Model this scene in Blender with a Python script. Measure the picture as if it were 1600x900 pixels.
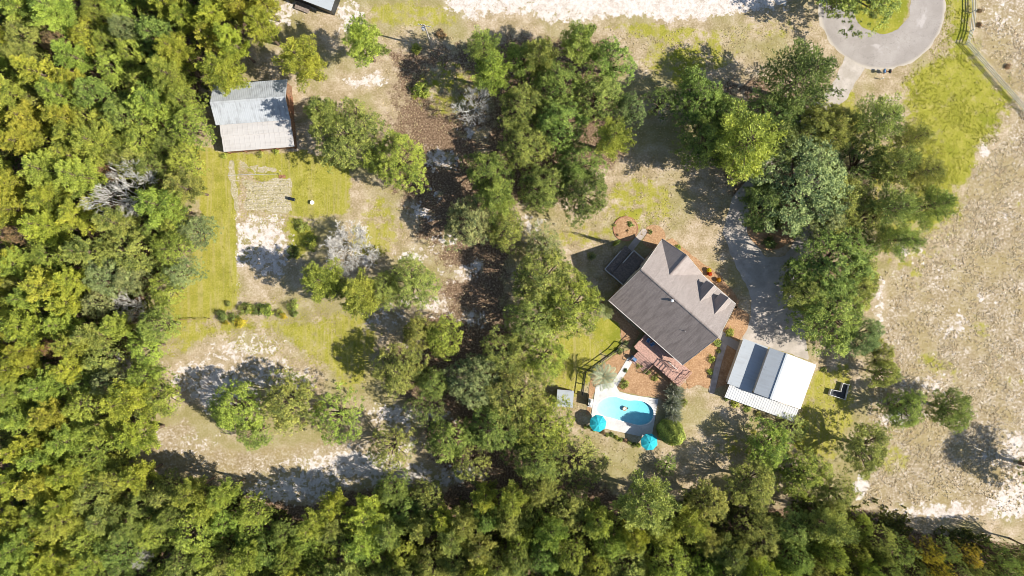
import bpy, math, random
import numpy as np
from mathutils import Vector, Matrix

# ------------------------------------------------------------------ reset
for o in list(bpy.data.objects):
    bpy.data.objects.remove(o, do_unlink=True)
scene = bpy.context.scene
col = scene.collection
R = math.radians

# ------------------------------------------------------------------ camera, sky, sun, exposure
CAM_H = 120.0
cam = bpy.data.cameras.new('camera')
cam.sensor_width = 36.0
cam.lens = 24.0
cam.clip_start = 1.0
cam.clip_end = 9000.0
camo = bpy.data.objects.new('camera', cam)
camo.location = (0, 0, CAM_H)
camo.rotation_euler = (0, 0, 0)
col.objects.link(camo)
scene.camera = camo

SUN_EL = 40.0
SUN_DIR = Vector((0.968 * math.cos(R(SUN_EL)), -0.25 * math.cos(R(SUN_EL)), math.sin(R(SUN_EL)))).normalized()
world = bpy.data.worlds.new('World')
scene.world = world
world.use_nodes = True
wn = world.node_tree.nodes
sky = wn.new('ShaderNodeTexSky')
sky.sky_type = 'NISHITA'
sky.sun_disc = False
sky.sun_elevation = R(SUN_EL)
sky.sun_rotation = math.atan2(SUN_DIR.x, SUN_DIR.y)
sky.air_density = 1.0
sky.dust_density = 0.6
sky.ozone_density = 1.5
bg = wn['Background']
bg.inputs['Strength'].default_value = 0.092
world.node_tree.links.new(sky.outputs[0], bg.inputs['Color'])

sun = bpy.data.lights.new('sun', 'SUN')
sun.energy = 5.0
sun.angle = R(0.5)
sun.color = (1.0, 0.945, 0.86)
suno = bpy.data.objects.new('sun', sun)
suno.rotation_euler = (-SUN_DIR).to_track_quat('-Z', 'Y').to_euler()
suno.location = (60, -16, 80)
col.objects.link(suno)

scene.view_settings.view_transform = 'Standard'
scene.view_settings.look = 'None'
scene.view_settings.gamma = 1.0
scene.view_settings.exposure = 0.62
scene.render.engine = 'CYCLES'
scene.render.resolution_x = 1024
scene.render.resolution_y = 576
try:
    scene.cycles.max_bounces = 4
    scene.cycles.diffuse_bounces = 2
    scene.cycles.pixel_filter_type = 'BLACKMAN_HARRIS'
    scene.cycles.filter_width = 0.9
    scene.cycles.transparent_max_bounces = 6
    scene.cycles.volume_bounces = 0
except Exception:
    pass

# ------------------------------------------------------------------ helpers
MPP = 0.1125                                     # metres per photo pixel on the ground
def P(px, py, z=0.0):
    k = MPP * (1 - z / CAM_H)
    return Vector(((px - 800) * k, (450 - py) * k, z))
def P2(px, py, z=0.0):
    p = P(px, py, z)
    return (p.x, p.y)

class MB:
    """collects shapes, then links them as one mesh object"""
    def __init__(s):
        s.v = []; s.f = []
    def add(s, vs, fs):
        n = len(s.v)
        s.v += [tuple(p) for p in vs]
        s.f += [tuple(i + n for i in f) for f in fs]
        return s
    def box(s, x0, x1, y0, y1, z0, z1):
        return s.add([(x0, y0, z0), (x1, y0, z0), (x1, y1, z0), (x0, y1, z0),
                      (x0, y0, z1), (x1, y0, z1), (x1, y1, z1), (x0, y1, z1)],
                     [(3, 2, 1, 0), (4, 5, 6, 7), (0, 1, 5, 4), (1, 2, 6, 5), (2, 3, 7, 6), (3, 0, 4, 7)])
    def beam(s, a, b, w, h):
        a = Vector(a); b = Vector(b); d = (b - a).normalized()
        up = Vector((0, 0, 1)) if abs(d.z) < 0.95 else Vector((1, 0, 0))
        sd = d.cross(up).normalized() * (w / 2); u = sd.cross(d).normalized() * (h / 2)
        return s.add([a - sd - u, a + sd - u, a + sd + u, a - sd + u, b - sd - u, b + sd - u, b + sd + u, b - sd + u],
                     [(0, 1, 2, 3), (7, 6, 5, 4), (0, 4, 5, 1), (1, 5, 6, 2), (2, 6, 7, 3), (3, 7, 4, 0)])
    def slab(s, pts, t):
        """polygon extruded downward (z) by t"""
        n = len(pts)
        vs = [Vector(p) for p in pts] + [Vector(p) - Vector((0, 0, t)) for p in pts]
        nrm = Vector((0, 0, 0))
        for i in range(n):
            a, b = vs[i], vs[(i + 1) % n]
            nrm += a.cross(b)
        if nrm.z < 0:
            vs = vs[:n][::-1] + vs[n:][::-1]
        fs = [tuple(range(n)), tuple(range(2 * n - 1, n - 1, -1))]
        fs += [(i, i + n, (i + 1) % n + n, (i + 1) % n) for i in range(n)]
        return s.add(vs, fs)
    def tube(s, pts, rs, n=6, cap=True):
        base = len(s.v); pts = [Vector(p) for p in pts]
        for i, p in enumerate(pts):
            d = (pts[min(i + 1, len(pts) - 1)] - pts[max(i - 1, 0)]).normalized()
            up = Vector((0, 0, 1)) if abs(d.z) < 0.9 else Vector((1, 0, 0))
            a = d.cross(up).normalized(); b = a.cross(d)
            for k in range(n):
                t = 2 * math.pi * k / n
                s.v.append(tuple(p + (a * math.cos(t) + b * math.sin(t)) * rs[i]))
        for i in range(len(pts) - 1):
            for k in range(n):
                k2 = (k + 1) % n
                s.f.append((base + i * n + k, base + i * n + k2, base + (i + 1) * n + k2, base + (i + 1) * n + k))
        if cap:
            s.f.append(tuple(base + k for k in range(n - 1, -1, -1)))
            s.f.append(tuple(base + (len(pts) - 1) * n + k for k in range(n)))
        return s
    def lathe(s, prof, n=16, c=(0, 0, 0)):
        base = len(s.v)
        for r, z in prof:
            for k in range(n):
                t = 2 * math.pi * k / n
                s.v.append((c[0] + r * math.cos(t), c[1] + r * math.sin(t), c[2] + z))
        for i in range(len(prof) - 1):
            for k in range(n):
                k2 = (k + 1) % n
                s.f.append((base + i * n + k, base + i * n + k2, base + (i + 1) * n + k2, base + (i + 1) * n + k))
        s.f.append(tuple(base + k for k in range(n - 1, -1, -1)))
        s.f.append(tuple(base + (len(prof) - 1) * n + k for k in range(n)))
        return s
    def mesh(s, name):
        m = bpy.data.meshes.new(name)
        m.from_pydata(s.v, [], s.f)
        m.update()
        return m
    def build(s, name, mat, parent=None):
        return link(name, s.mesh(name), mat, parent)

def link(name, me, mat=None, parent=None):
    if mat is not None and len(me.materials) == 0:
        me.materials.append(mat)
    o = bpy.data.objects.new(name, me)
    col.objects.link(o)
    if parent is not None:
        o.parent = parent
    return o
def tag(o, label=None, cat=None, group=None, kind=None):
    if label: o['label'] = label
    if cat: o['category'] = cat
    if group: o['group'] = group
    if kind: o['kind'] = kind
    return o
def empty(name, loc, rz=0.0):
    o = bpy.data.objects.new(name, None)
    o.empty_display_size = 0.5
    o.location = loc; o.rotation_euler = (0, 0, rz)
    col.objects.link(o)
    return o
def np_mesh(name, verts, quads=None, tris=None):
    m = bpy.data.meshes.new(name)
    nq = 0 if quads is None else len(quads); nt = 0 if tris is None else len(tris)
    m.vertices.add(len(verts)); m.vertices.foreach_set('co', np.asarray(verts, np.float32).ravel())
    m.loops.add(nq * 4 + nt * 3)
    idx = []
    if nq: idx.append(np.asarray(quads, np.int32).ravel())
    if nt: idx.append(np.asarray(tris, np.int32).ravel())
    m.loops.foreach_set('vertex_index', np.concatenate(idx))
    m.polygons.add(nq + nt)
    starts = np.concatenate([np.arange(nq) * 4, nq * 4 + np.arange(nt) * 3]).astype(np.int32)
    m.polygons.foreach_set('loop_start', starts)
    m.update(calc_edges=True)
    return m
def set_attr(me, name, arr):
    a = me.attributes.new(name, 'FLOAT', 'POINT')
    a.data.foreach_set('value', np.asarray(arr, np.float32))

# ------------------------------------------------------------------ node materials
class Mat:
    def __init__(s, name):
        s.m = bpy.data.materials.new(name); s.m.use_nodes = True
        s.t = s.m.node_tree; s.n = s.t.nodes; s.b = s.n['Principled BSDF']; s.out = s.n['Material Output']
        s._pos = None
    def new(s, typ, **kw):
        nd = s.n.new(typ)
        for k, v in kw.items(): setattr(nd, k, v)
        return nd
    def L(s, a, b): s.t.links.new(a, b)
    def pos(s, local=False):
        if local:
            return s.new('ShaderNodeTexCoord').outputs['Object']
        if s._pos is None:
            s._pos = s.new('ShaderNodeNewGeometry').outputs['Position']
        return s._pos
    def noise(s, scale, detail=3.0, rough=0.55, vec=None, off=0.0, stretch=None):
        nd = s.new('ShaderNodeTexNoise')
        nd.inputs['Scale'].default_value = scale; nd.inputs['Detail'].default_value = detail
        nd.inputs['Roughness'].default_value = rough
        v = vec if vec is not None else s.pos()
        if off or stretch:
            mp = s.new('ShaderNodeMapping'); mp.inputs['Location'].default_value = (off, off * 1.7, off * 0.6)
            if stretch: mp.inputs['Scale'].default_value = stretch
            s.L(v, mp.inputs['Vector']); v = mp.outputs[0]
        s.L(v, nd.inputs['Vector'])
        return nd.outputs['Fac']
    def math(s, op, a, b=None, clamp=False):
        nd = s.new('ShaderNodeMath', operation=op, use_clamp=clamp)
        for i, x in enumerate((a, b)):
            if x is None: continue
            if isinstance(x, (int, float)): nd.inputs[i].default_value = x
            else: s.L(x, nd.inputs[i])
        return nd.outputs[0]
    def sstep(s, x, lo, hi):
        nd = s.new('ShaderNodeMapRange', interpolation_type='SMOOTHSTEP')
        s.L(x, nd.inputs['Value']); nd.inputs['From Min'].default_value = lo; nd.inputs['From Max'].default_value = hi
        return nd.outputs[0]
    def mix(s, fac, a, b, blend='MIX'):
        nd = s.new('ShaderNodeMix', data_type='RGBA', blend_type=blend)
        if isinstance(fac, (int, float)): nd.inputs[0].default_value = fac
        else: s.L(fac, nd.inputs[0])
        for sock, x in ((nd.inputs[6], a), (nd.inputs[7], b)):
            if isinstance(x, tuple): sock.default_value = (x[0], x[1], x[2], 1)
            else: s.L(x, sock)
        return nd.outputs[2]
    def ramp(s, fac, stops):
        nd = s.new('ShaderNodeValToRGB'); e = nd.color_ramp.elements
        while len(e) < len(stops): e.new(0.5)
        for k, (p, c) in enumerate(stops):
            e[k].position = p; e[k].color = (c[0], c[1], c[2], 1)
        s.L(fac, nd.inputs[0]); return nd.outputs[0]
    def attr(s, name):
        nd = s.new('ShaderNodeAttribute', attribute_name=name); return nd.outputs['Fac']
    def color(s, x):
        if isinstance(x, tuple): s.b.inputs['Base Color'].default_value = (x[0], x[1], x[2], 1)
        else: s.L(x, s.b.inputs['Base Color'])
    def bump(s, h, strength=0.4, dist=0.1):
        nd = s.new('ShaderNodeBump'); nd.inputs['Strength'].default_value = strength
        nd.inputs['Distance'].default_value = dist
        s.L(h, nd.inputs['Height']); s.L(nd.outputs[0], s.b.inputs['Normal'])
    def rough(s, r, spec=None):
        s.b.inputs['Roughness'].default_value = r
        if spec is not None: s.b.inputs['Specular IOR Level'].default_value = spec

def simple(name, c, var=0.25, scale=3.0, rough=0.8, spec=0.2, metal=0.0, c2=None):
    m = Mat(name)
    n = m.noise(scale, 4, 0.6, m.pos(True))
    lo = tuple(x * (1 - var) for x in c); hi = tuple(min(1, x * (1 + var)) for x in c)
    if c2: hi = c2
    m.color(m.mix(m.sstep(n, 0.32, 0.68), lo, hi)); m.rough(rough, spec)
    m.b.inputs['Metallic'].default_value = metal
    m.bump(n, 0.15, 0.02)
    return m.m

def leaf_mat(name, trans=0.35):
    m = Mat(name)
    oi = m.new('ShaderNodeObjectInfo')
    t = m.attr('tint')
    # clump to clump variation of the leaf colour; lit highlights and dark gaps painted in
    dark = m.mix(1.0, oi.outputs['Color'], (0.36, 0.44, 0.50), 'MULTIPLY')
    lite = m.mix(1.0, oi.outputs['Color'], (1.62, 1.48, 1.40), 'MULTIPLY')
    c = m.mix(m.sstep(t, 0.0, 0.5), dark, oi.outputs['Color'])
    c = m.mix(m.sstep(t, 0.5, 1.0), c, lite)
    hs = m.new('ShaderNodeHueSaturation')
    hs.inputs['Hue'].default_value = 0.5
    mr = m.new('ShaderNodeMapRange'); m.L(oi.outputs['Random'], mr.inputs['Value'])
    mr.inputs['To Min'].default_value = 0.485; mr.inputs['To Max'].default_value = 0.51
    m.L(mr.outputs[0], hs.inputs['Hue'])
    m.L(c, hs.inputs['Color'])
    m.L(hs.outputs[0], m.b.inputs['Base Color']); m.rough(0.55, 0.25)
    tr = m.new('ShaderNodeBsdfTranslucent'); m.L(hs.outputs[0], tr.inputs['Color'])
    mx = m.new('ShaderNodeMixShader'); mx.inputs[0].default_value = trans
    m.L(m.b.outputs[0], mx.inputs[1]); m.L(tr.outputs[0], mx.inputs[2]); m.L(mx.outputs[0], m.out.inputs[0])
    return m.m

# ---- ground
def ground_mat():
    m = Mat('ground')
    fine = m.noise(3.2, 5, 0.65)
    mid = m.noise(0.55, 5, 0.6, off=13)
    big = m.noise(0.12, 3, 0.5, off=31)
    grit = m.noise(9.0, 3, 0.7, off=5)
    # dry tan grass
    dry = m.ramp(m.math('ADD', m.math('MULTIPLY', fine, 0.5), m.math('MULTIPLY', mid, 0.5)),
                 [(0.30, (0.22, 0.175, 0.082)), (0.45, (0.335, 0.262, 0.150)), (0.55, (0.46, 0.365, 0.250)), (0.70, (0.62, 0.53, 0.43))])
    dry = m.mix(m.math('MULTIPLY', m.sstep(big, 0.42, 0.62), 0.55), dry, (0.25, 0.235, 0.065))
    # brown forest litter
    lit = m.ramp(fine, [(0.25, (0.060, 0.038, 0.024)), (0.46, (0.15, 0.098, 0.060)), (0.58, (0.27, 0.185, 0.120)), (0.74, (0.44, 0.345, 0.255))])
    # weedy field: bleached straw over brown stubble
    fn = m.math('ADD', m.math('MULTIPLY', m.noise(2.3, 5, 0.68, off=71), 0.7), m.math('MULTIPLY', m.noise(0.5, 4, 0.6, off=77), 0.3))
    fld = m.ramp(fn, [(0.34, (0.215, 0.160, 0.080)), (0.46, (0.310, 0.240, 0.138)), (0.54, (0.415, 0.340, 0.240)), (0.62, (0.65, 0.58, 0.51))])
    fld = m.mix(m.math('MULTIPLY', m.sstep(m.noise(0.16, 3, 0.5, off=91), 0.42, 0.66), 0.55), fld, (0.335, 0.265, 0.115))
    # lawns
    gl = m.ramp(m.math('ADD', m.math('MULTIPLY', fine, 0.6), m.math('MULTIPLY', mid, 0.4)),
                [(0.30, (0.195, 0.195, 0.026)), (0.5, (0.315, 0.295, 0.046)), (0.66, (0.43, 0.370, 0.115))])
    lu = m.ramp(m.math('ADD', m.math('MULTIPLY', fine, 0.5), m.math('MULTIPLY', mid, 0.5)),
                [(0.30, (0.195, 0.200, 0.024)), (0.5, (0.290, 0.280, 0.038)), (0.68, (0.40, 0.350, 0.085))])
    stk = m.noise(1.0, 4, 0.6, off=17, stretch=(1.6, 0.10, 1.0))
    gl = m.mix(m.math('MULTIPLY', m.sstep(stk, 0.46, 0.66), 0.55), gl, (0.40, 0.33, 0.14))
    gl = m.mix(m.math('MULTIPLY', m.sstep(m.noise(0.35, 5, 0.65, off=23), 0.5, 0.68), 0.5), gl, (0.20, 0.20, 0.028))
    lu = m.mix(m.math('MULTIPLY', m.sstep(m.noise(0.14, 2, 0.5, off=29), 0.48, 0.68), 0.55), lu, (0.165, 0.195, 0.016))
    lu = m.mix(m.math('MULTIPLY', m.sstep(m.noise(0.9, 5, 0.7, off=37), 0.52, 0.7), 0.6), lu, (0.42, 0.35, 0.13))
    # pale sand
    sa = m.ramp(m.math('ADD', m.math('MULTIPLY', grit, 0.45), m.math('MULTIPLY', m.noise(1.3, 5, 0.7, off=3), 0.55)),
                [(0.30, (0.31, 0.245, 0.17)), (0.42, (0.47, 0.395, 0.325)), (0.50, (0.62, 0.555, 0.50)), (0.63, (0.72, 0.67, 0.63))])
    c = dry
    def lay(c, name, colr, off, amp=1.0, lo=0.32, hi=0.62, sc=0.8):
        nn = m.noise(sc, 6, 0.68, off=off)
        w = m.math('ADD', m.attr(name), m.math('MULTIPLY', m.math('SUBTRACT', nn, 0.5), amp))
        # nothing where the weight is zero
        f = m.math('MULTIPLY', m.sstep(w, lo, hi), m.sstep(m.attr(name), 0.02, 0.18))
        return m.mix(f, c, colr)
    c = lay(c, 'w_field', fld, 101)
    c = lay(c, 'w_litter', lit, 47, 1.3)
    c = lay(c, 'w_lawn', gl, 59, 1.5)
    c = lay(c, 'w_lush', lu, 83, 1.5)
    c = lay(c, 'w_sand', sa, 7, 2.2, 0.36, 0.58, 1.1)
    m.color(c); m.rough(0.95, 0.1)
    m.bump(m.math('ADD', fine, m.math('MULTIPLY', grit, 0.5)), 0.7, 0.10)
    return m.m

def paving_mat(name, c, worn, seam=None, scale=0.35):
    m = Mat(name)
    n = m.noise(scale, 5, 0.6); f = m.noise(5.0, 4, 0.7, off=9)
    cc = m.mix(m.sstep(n, 0.35, 0.72), c, worn)
    cc = m.mix(m.math('MULTIPLY', m.sstep(f, 0.4, 0.7), 0.25), cc, tuple(x * 0.7 for x in c))
    st = m.noise(1.1, 6, 0.7, off=19)
    cc = m.mix(m.math('MULTIPLY', m.sstep(st, 0.52, 0.72), 0.45), cc, tuple(x * 0.6 for x in c))   # stains and leaf litter
    m.color(cc); m.rough(0.9, 0.15); m.bump(f, 0.3, 0.02)
    return m.m

def shingle_mat(name, c, streak, amt=0.85):
    m = Mat(name)
    p = m.pos(True)
    n = m.noise(1.0, 6, 0.65, p, stretch=(1.9, 0.30, 0.30))
    g = m.noise(6.0, 4, 0.7, p, stretch=(1.2, 1.0, 1.0))
    cc = m.mix(m.sstep(g, 0.35, 0.65), tuple(x * 0.82 for x in c), tuple(x * 1.12 for x in c))
    cc = m.mix(m.math('MULTIPLY', m.sstep(n, 0.42, 0.66), amt), cc, streak)
    br = m.new('ShaderNodeTexBrick'); br.inputs['Scale'].default_value = 1.0
    br.inputs['Brick Width'].default_value = 0.33; br.inputs['Row Height'].default_value = 0.14
    br.inputs['Mortar Size'].default_value = 0.012
    br.inputs['Color1'].default_value = (1, 1, 1, 1); br.inputs['Color2'].default_value = (0.8, 0.8, 0.8, 1); br.inputs['Mortar'].default_value = (0.35, 0.35, 0.35, 1)
    m.L(p, br.inputs['Vector'])
    cc = m.mix(0.5, cc, br.outputs['Color'], 'MULTIPLY')
    db = m.noise(2.2, 6, 0.75, p, off=41)
    cc = m.mix(m.math('MULTIPLY', m.sstep(db, 0.62, 0.70), 0.7), cc, (0.13, 0.095, 0.06))
    m.color(cc); m.rough(0.95, 0.1); m.bump(g, 0.3, 0.02)
    return m.m

def metal_roof_mat(name, c, dirt, amt=0.6, st=(0.25, 3.0, 1.0)):
    m = Mat(name); p = m.pos(True)
    n = m.noise(1.0, 5, 0.62, p, stretch=st); g = m.noise(0.5, 4, 0.6, p, off=4)
    f = m.math('MULTIPLY', m.sstep(m.math('MULTIPLY', n, g), 0.20, 0.42), amt)
    dl = m.noise(0.9, 6, 0.7, p, off=21); cc = m.mix(f, c, dirt)
    cc = m.mix(m.math('MULTIPLY', m.sstep(dl, 0.60, 0.72), 0.55), cc, tuple(x * 0.72 for x in dirt))   # leaf debris and rust blooms
    m.color(cc); m.rough(0.62, 0.3)
    return m.m

M = {}
M['ground'] = ground_mat()
M['leaf'] = leaf_mat('leaf', 0.32)
M['needle'] = leaf_mat('needle', 0.26)
M['bark'] = simple('bark', (0.17, 0.125, 0.09), 0.5, 2.5, 0.95, 0.1)
M['palebark'] = simple('pale_bark', (0.60, 0.57, 0.52), 0.3, 2.0, 0.95, 0.1)
M['greybark'] = simple('grey_bark', (0.40, 0.365, 0.32), 0.35, 2.0, 0.95, 0.1)
def road_mat():
    m = Mat('road_asphalt'); c = P2(1378, 10)
    vm = m.new('ShaderNodeVectorMath', operation='DISTANCE'); m.L(m.pos(), vm.inputs[0]); vm.inputs[1].default_value = (c[0], c[1], 0)
    n = m.noise(0.22, 5, 0.6); f = m.noise(5.0, 4, 0.7, off=9)
    cc = m.mix(m.sstep(n, 0.35, 0.72), (0.315, 0.280, 0.250), (0.40, 0.36, 0.325))
    ring = m.math('ABSOLUTE', m.math('SUBTRACT', vm.outputs['Value'], m.math('ADD', 7.6, m.math('MULTIPLY', m.math('SUBTRACT', m.noise(0.25, 3, 0.5, off=3), 0.5), 5.0))))
    worn = m.math('MULTIPLY', m.sstep(ring, 1.0, 0.25), m.sstep(m.noise(0.3, 3, 0.6, off=15), 0.47, 0.60))
    cc = m.mix(m.math('MULTIPLY', worn, 0.7), cc, (0.52, 0.47, 0.44))            # pale scraped patches
    crk = m.math('ABSOLUTE', m.math('SUBTRACT', m.noise(0.35, 5, 0.6, off=61), 0.5))
    cc = m.mix(m.math('MULTIPLY', m.sstep(crk, 0.006, 0.0), 0.6), cc, (0.16, 0.14, 0.125))
    edge = m.sstep(m.math('ADD', vm.outputs['Value'], m.math('MULTIPLY', f, 1.0)), 11.0, 11.6)
    cc = m.mix(edge, cc, (0.50, 0.44, 0.36))
    cc = m.mix(m.math('MULTIPLY', m.sstep(f, 0.4, 0.7), 0.25), cc, (0.23, 0.205, 0.185))
    m.color(cc); m.rough(0.9, 0.15); m.bump(f, 0.3, 0.02); return m.m
M['road'] = road_mat()
M['asphalt'] = paving_mat('asphalt', (0.33, 0.295, 0.265), (0.42, 0.38, 0.345), scale=0.22)
M['drive'] = paving_mat('drive', (0.40, 0.352, 0.295), (0.54, 0.48, 0.42), scale=0.5)
M['concrete'] = paving_mat('concrete', (0.58, 0.56, 0.53), (0.68, 0.66, 0.63), scale=0.6)
M['walk'] = paving_mat('walk', (0.40, 0.335, 0.29), (0.52, 0.45, 0.40), scale=0.9)
M['roof_sw_shaded'] = shingle_mat('shingle', (0.310, 0.262, 0.238), (0.190, 0.157, 0.143), 0.7)  # shaded copy: base darkened for the slope facing away from sun; streaks are stains
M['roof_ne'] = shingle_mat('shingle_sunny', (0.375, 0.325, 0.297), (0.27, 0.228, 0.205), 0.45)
M['trim'] = simple('trim', (0.52, 0.49, 0.45), 0.1, 2.0, 0.6, 0.3)
M['siding'] = simple('siding', (0.52, 0.47, 0.40), 0.12, 2.0, 0.8, 0.2)
M['glass'] = simple('window_glass', (0.03, 0.045, 0.06), 0.2, 1.0, 0.12, 0.6)
M['metal_grey'] = metal_roof_mat('metal_grey', (0.42, 0.45, 0.47), (0.35, 0.36, 0.365), 0.6)
M['metal_white'] = metal_roof_mat('metal_white', (0.66, 0.65, 0.63), (0.52, 0.49, 0.45), 0.7)
M['metal_lean'] = metal_roof_mat('metal_lean', (0.60, 0.60, 0.59), (0.50, 0.49, 0.47), 0.6)
M['metal_barn'] = metal_roof_mat('metal_barn', (0.44, 0.46, 0.475), (0.27, 0.275, 0.28), 0.85, (3.0, 0.3, 1.0))
M['metal_cream'] = metal_roof_mat('metal_cream', (0.50, 0.475, 0.45), (0.42, 0.39, 0.36), 0.6)
M['barnwood'] = simple('barn_wood', (0.22, 0.13, 0.08), 0.35, 3.0, 0.9, 0.1)
M['deck'] = simple('deck_wood', (0.46, 0.285, 0.225), 0.3, 5.0, 0.8, 0.2)
M['deck_grey'] = simple('deck_grey', (0.25, 0.20, 0.17), 0.3, 4.0, 0.85, 0.15)
M['black_metal'] = simple('black_metal', (0.018, 0.017, 0.017), 0.2, 3.0, 0.5, 0.4)
M['vinyl'] = simple('vinyl', (0.56, 0.55, 0.51), 0.12, 1.5, 0.6, 0.3)
M['mulch'] = None
def mulch_mat(name, a, b, c):
    m = Mat(name); n = m.noise(4.0, 6, 0.75); g = m.noise(0.7, 3, 0.6, off=4)
    cc = m.ramp(n, [(0.3, a), (0.5, b), (0.68, c)])
    cc = m.mix(m.math('MULTIPLY', m.sstep(g, 0.45, 0.7), 0.45), cc, a)
    m.color(cc); m.rough(0.95, 0.1); m.bump(n, 0.8, 0.08); return m.m
M['mulch'] = mulch_mat('pine_straw', (0.24, 0.135, 0.070), (0.41, 0.245, 0.130), (0.56, 0.38, 0.225))
M['gardensoil'] = mulch_mat('garden_soil', (0.26, 0.23, 0.085), (0.42, 0.36, 0.235), (0.64, 0.58, 0.51))
M['brick'] = simple('brick_edge', (0.42, 0.20, 0.13), 0.3, 6.0, 0.9, 0.1)
M['teal'] = simple('teal_canvas', (0.03, 0.40, 0.47), 0.15, 2.0, 0.8, 0.2)
M['white_paint'] = simple('white_paint', (0.78, 0.77, 0.74), 0.06, 3.0, 0.5, 0.4)
M['galv'] = simple('galvanised', (0.50, 0.51, 0.52), 0.15, 3.0, 0.45, 0.5, 0.3)
M['blue'] = simple('blue_cover', (0.10, 0.20, 0.36), 0.2, 3.0, 0.7, 0.3)
M['tan'] = simple('tan_vinyl', (0.50, 0.36, 0.25), 0.4, 5.0, 0.6, 0.3)
M['terracotta'] = simple('terracotta', (0.50, 0.10, 0.035), 0.2, 5.0, 0.8, 0.2)
M['black_plastic'] = simple('black_plastic', (0.014, 0.018, 0.022), 0.2, 3.0, 0.4, 0.4)
M['panel_green'] = simple('panel_green', (0.05, 0.065, 0.045), 0.3, 4.0, 0.85, 0.15)
M['plaster'] = simple('pool_plaster', (0.66, 0.80, 0.82), 0.06, 1.2, 0.6, 0.2)
M['rust'] = simple('rust', (0.26, 0.13, 0.075), 0.35, 4.0, 0.9, 0.1)
M['grass_tuft'] = leaf_mat('grass_tuft', 0.2)

def water_mat():
    m = Mat('pool_water')
    m.n.remove(m.b)
    tp = m.new('ShaderNodeBsdfTransparent'); gl = m.new('ShaderNodeBsdfGlossy'); gl.inputs['Roughness'].default_value = 0.03
    bp = m.new('ShaderNodeBump'); bp.inputs['Strength'].default_value = 0.25; bp.inputs['Distance'].default_value = 0.05
    m.L(m.noise(2.2, 3, 0.5), bp.inputs['Height']); m.L(bp.outputs[0], gl.inputs['Normal'])
    mx = m.new('ShaderNodeMixShader'); mx.inputs[0].default_value = 0.05; m.L(tp.outputs[0], mx.inputs[1]); m.L(gl.outputs[0], mx.inputs[2])
    m.L(mx.outputs[0], m.out.inputs['Surface'])
    va = m.new('ShaderNodeVolumeAbsorption'); va.inputs['Color'].default_value = (0.0, 0.82, 0.90, 1); va.inputs['Density'].default_value = 1.2
    m.L(va.outputs[0], m.out.inputs['Volume'])
    return m.m
M['water'] = water_mat()

# ------------------------------------------------------------------ 2-D signed-distance tools (world metres)
def sd_poly(pts):
    pts = np.array(pts, float)
    def f(x, y):
        x = np.asarray(x, float); y = np.asarray(y, float)
        d = np.full(x.shape, 1e9); ins = np.zeros(x.shape, bool)
        n = len(pts)
        for i in range(n):
            ax, ay = pts[i]; bx, by = pts[(i + 1) % n]
            ex, ey = bx - ax, by - ay
            t = np.clip(((x - ax) * ex + (y - ay) * ey) / (ex * ex + ey * ey + 1e-12), 0, 1)
            d = np.minimum(d, np.hypot(x - ax - t * ex, y - ay - t * ey))
            c = ((ay > y) != (by > y)) & (x < (bx - ax) * (y - ay) / (by - ay + 1e-12) + ax)
            ins ^= c
        return np.where(ins, -d, d)
    return f
def sd_line(pts, w):
    pts = np.array(pts, float); w = np.broadcast_to(np.array(w, float), (len(pts),))
    def f(x, y):
        x = np.asarray(x, float); y = np.asarray(y, float)
        d = np.full(x.shape, 1e9)
        for i in range(len(pts) - 1):
            ax, ay = pts[i]; bx, by = pts[i + 1]; ex, ey = bx - ax, by - ay
            t = np.clip(((x - ax) * ex + (y - ay) * ey) / (ex * ex + ey * ey + 1e-12), 0, 1)
            d = np.minimum(d, np.hypot(x - ax - t * ex, y - ay - t * ey) - (w[i] * (1 - t) + w[i + 1] * t))
        return d
    return f
def sd_circle(c, r):
    return lambda x, y: np.hypot(np.asarray(x) - c[0], np.asarray(y) - c[1]) - r
def union(*fs):
    def f(x, y):
        d = fs[0](x, y)
        for g in fs[1:]: d = np.minimum(d, g(x, y))
        return d
    return f
def minus(a, b):
    return lambda x, y: np.maximum(a(x, y), -b(x, y))
_lat = np.random.RandomState(4).rand(256, 256)
def vnoise(x, y):
    x = np.asarray(x, float); y = np.asarray(y, float)
    i = np.floor(x).astype(int); j = np.floor(y).astype(int); u = x - i; v = y - j
    u = u * u * (3 - 2 * u); v = v * v * (3 - 2 * v)
    g = lambda a, b: _lat[a & 255, b & 255]
    return (g(i, j) * (1 - u) + g(i + 1, j) * u) * (1 - v) + (g(i, j + 1) * (1 - u) + g(i + 1, j + 1) * u) * v
def wob(x, y, amp, wl):
    """smooth random field used to make outlines ragged"""
    x = np.asarray(x, float); y = np.asarray(y, float)
    a, b = .8 * x + .6 * y, -.6 * x + .8 * y
    s = (vnoise(a / wl + 17.3, b / wl + 5.1) - .5) + .5 * (vnoise(b / wl * 2.1 + 71, a / wl * 2.1 + 33) - .5) + .3 * (vnoise(a / wl * 4.3 + 9, b / wl * 4.3 + 51) - .5)
    return s * amp * 2.2
def ragged(f, amp, wl):
    return lambda x, y: f(x, y) + wob(x, y, amp, wl)
def pxp(*pts):
    return [P2(a, b) for a, b in pts]

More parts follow.
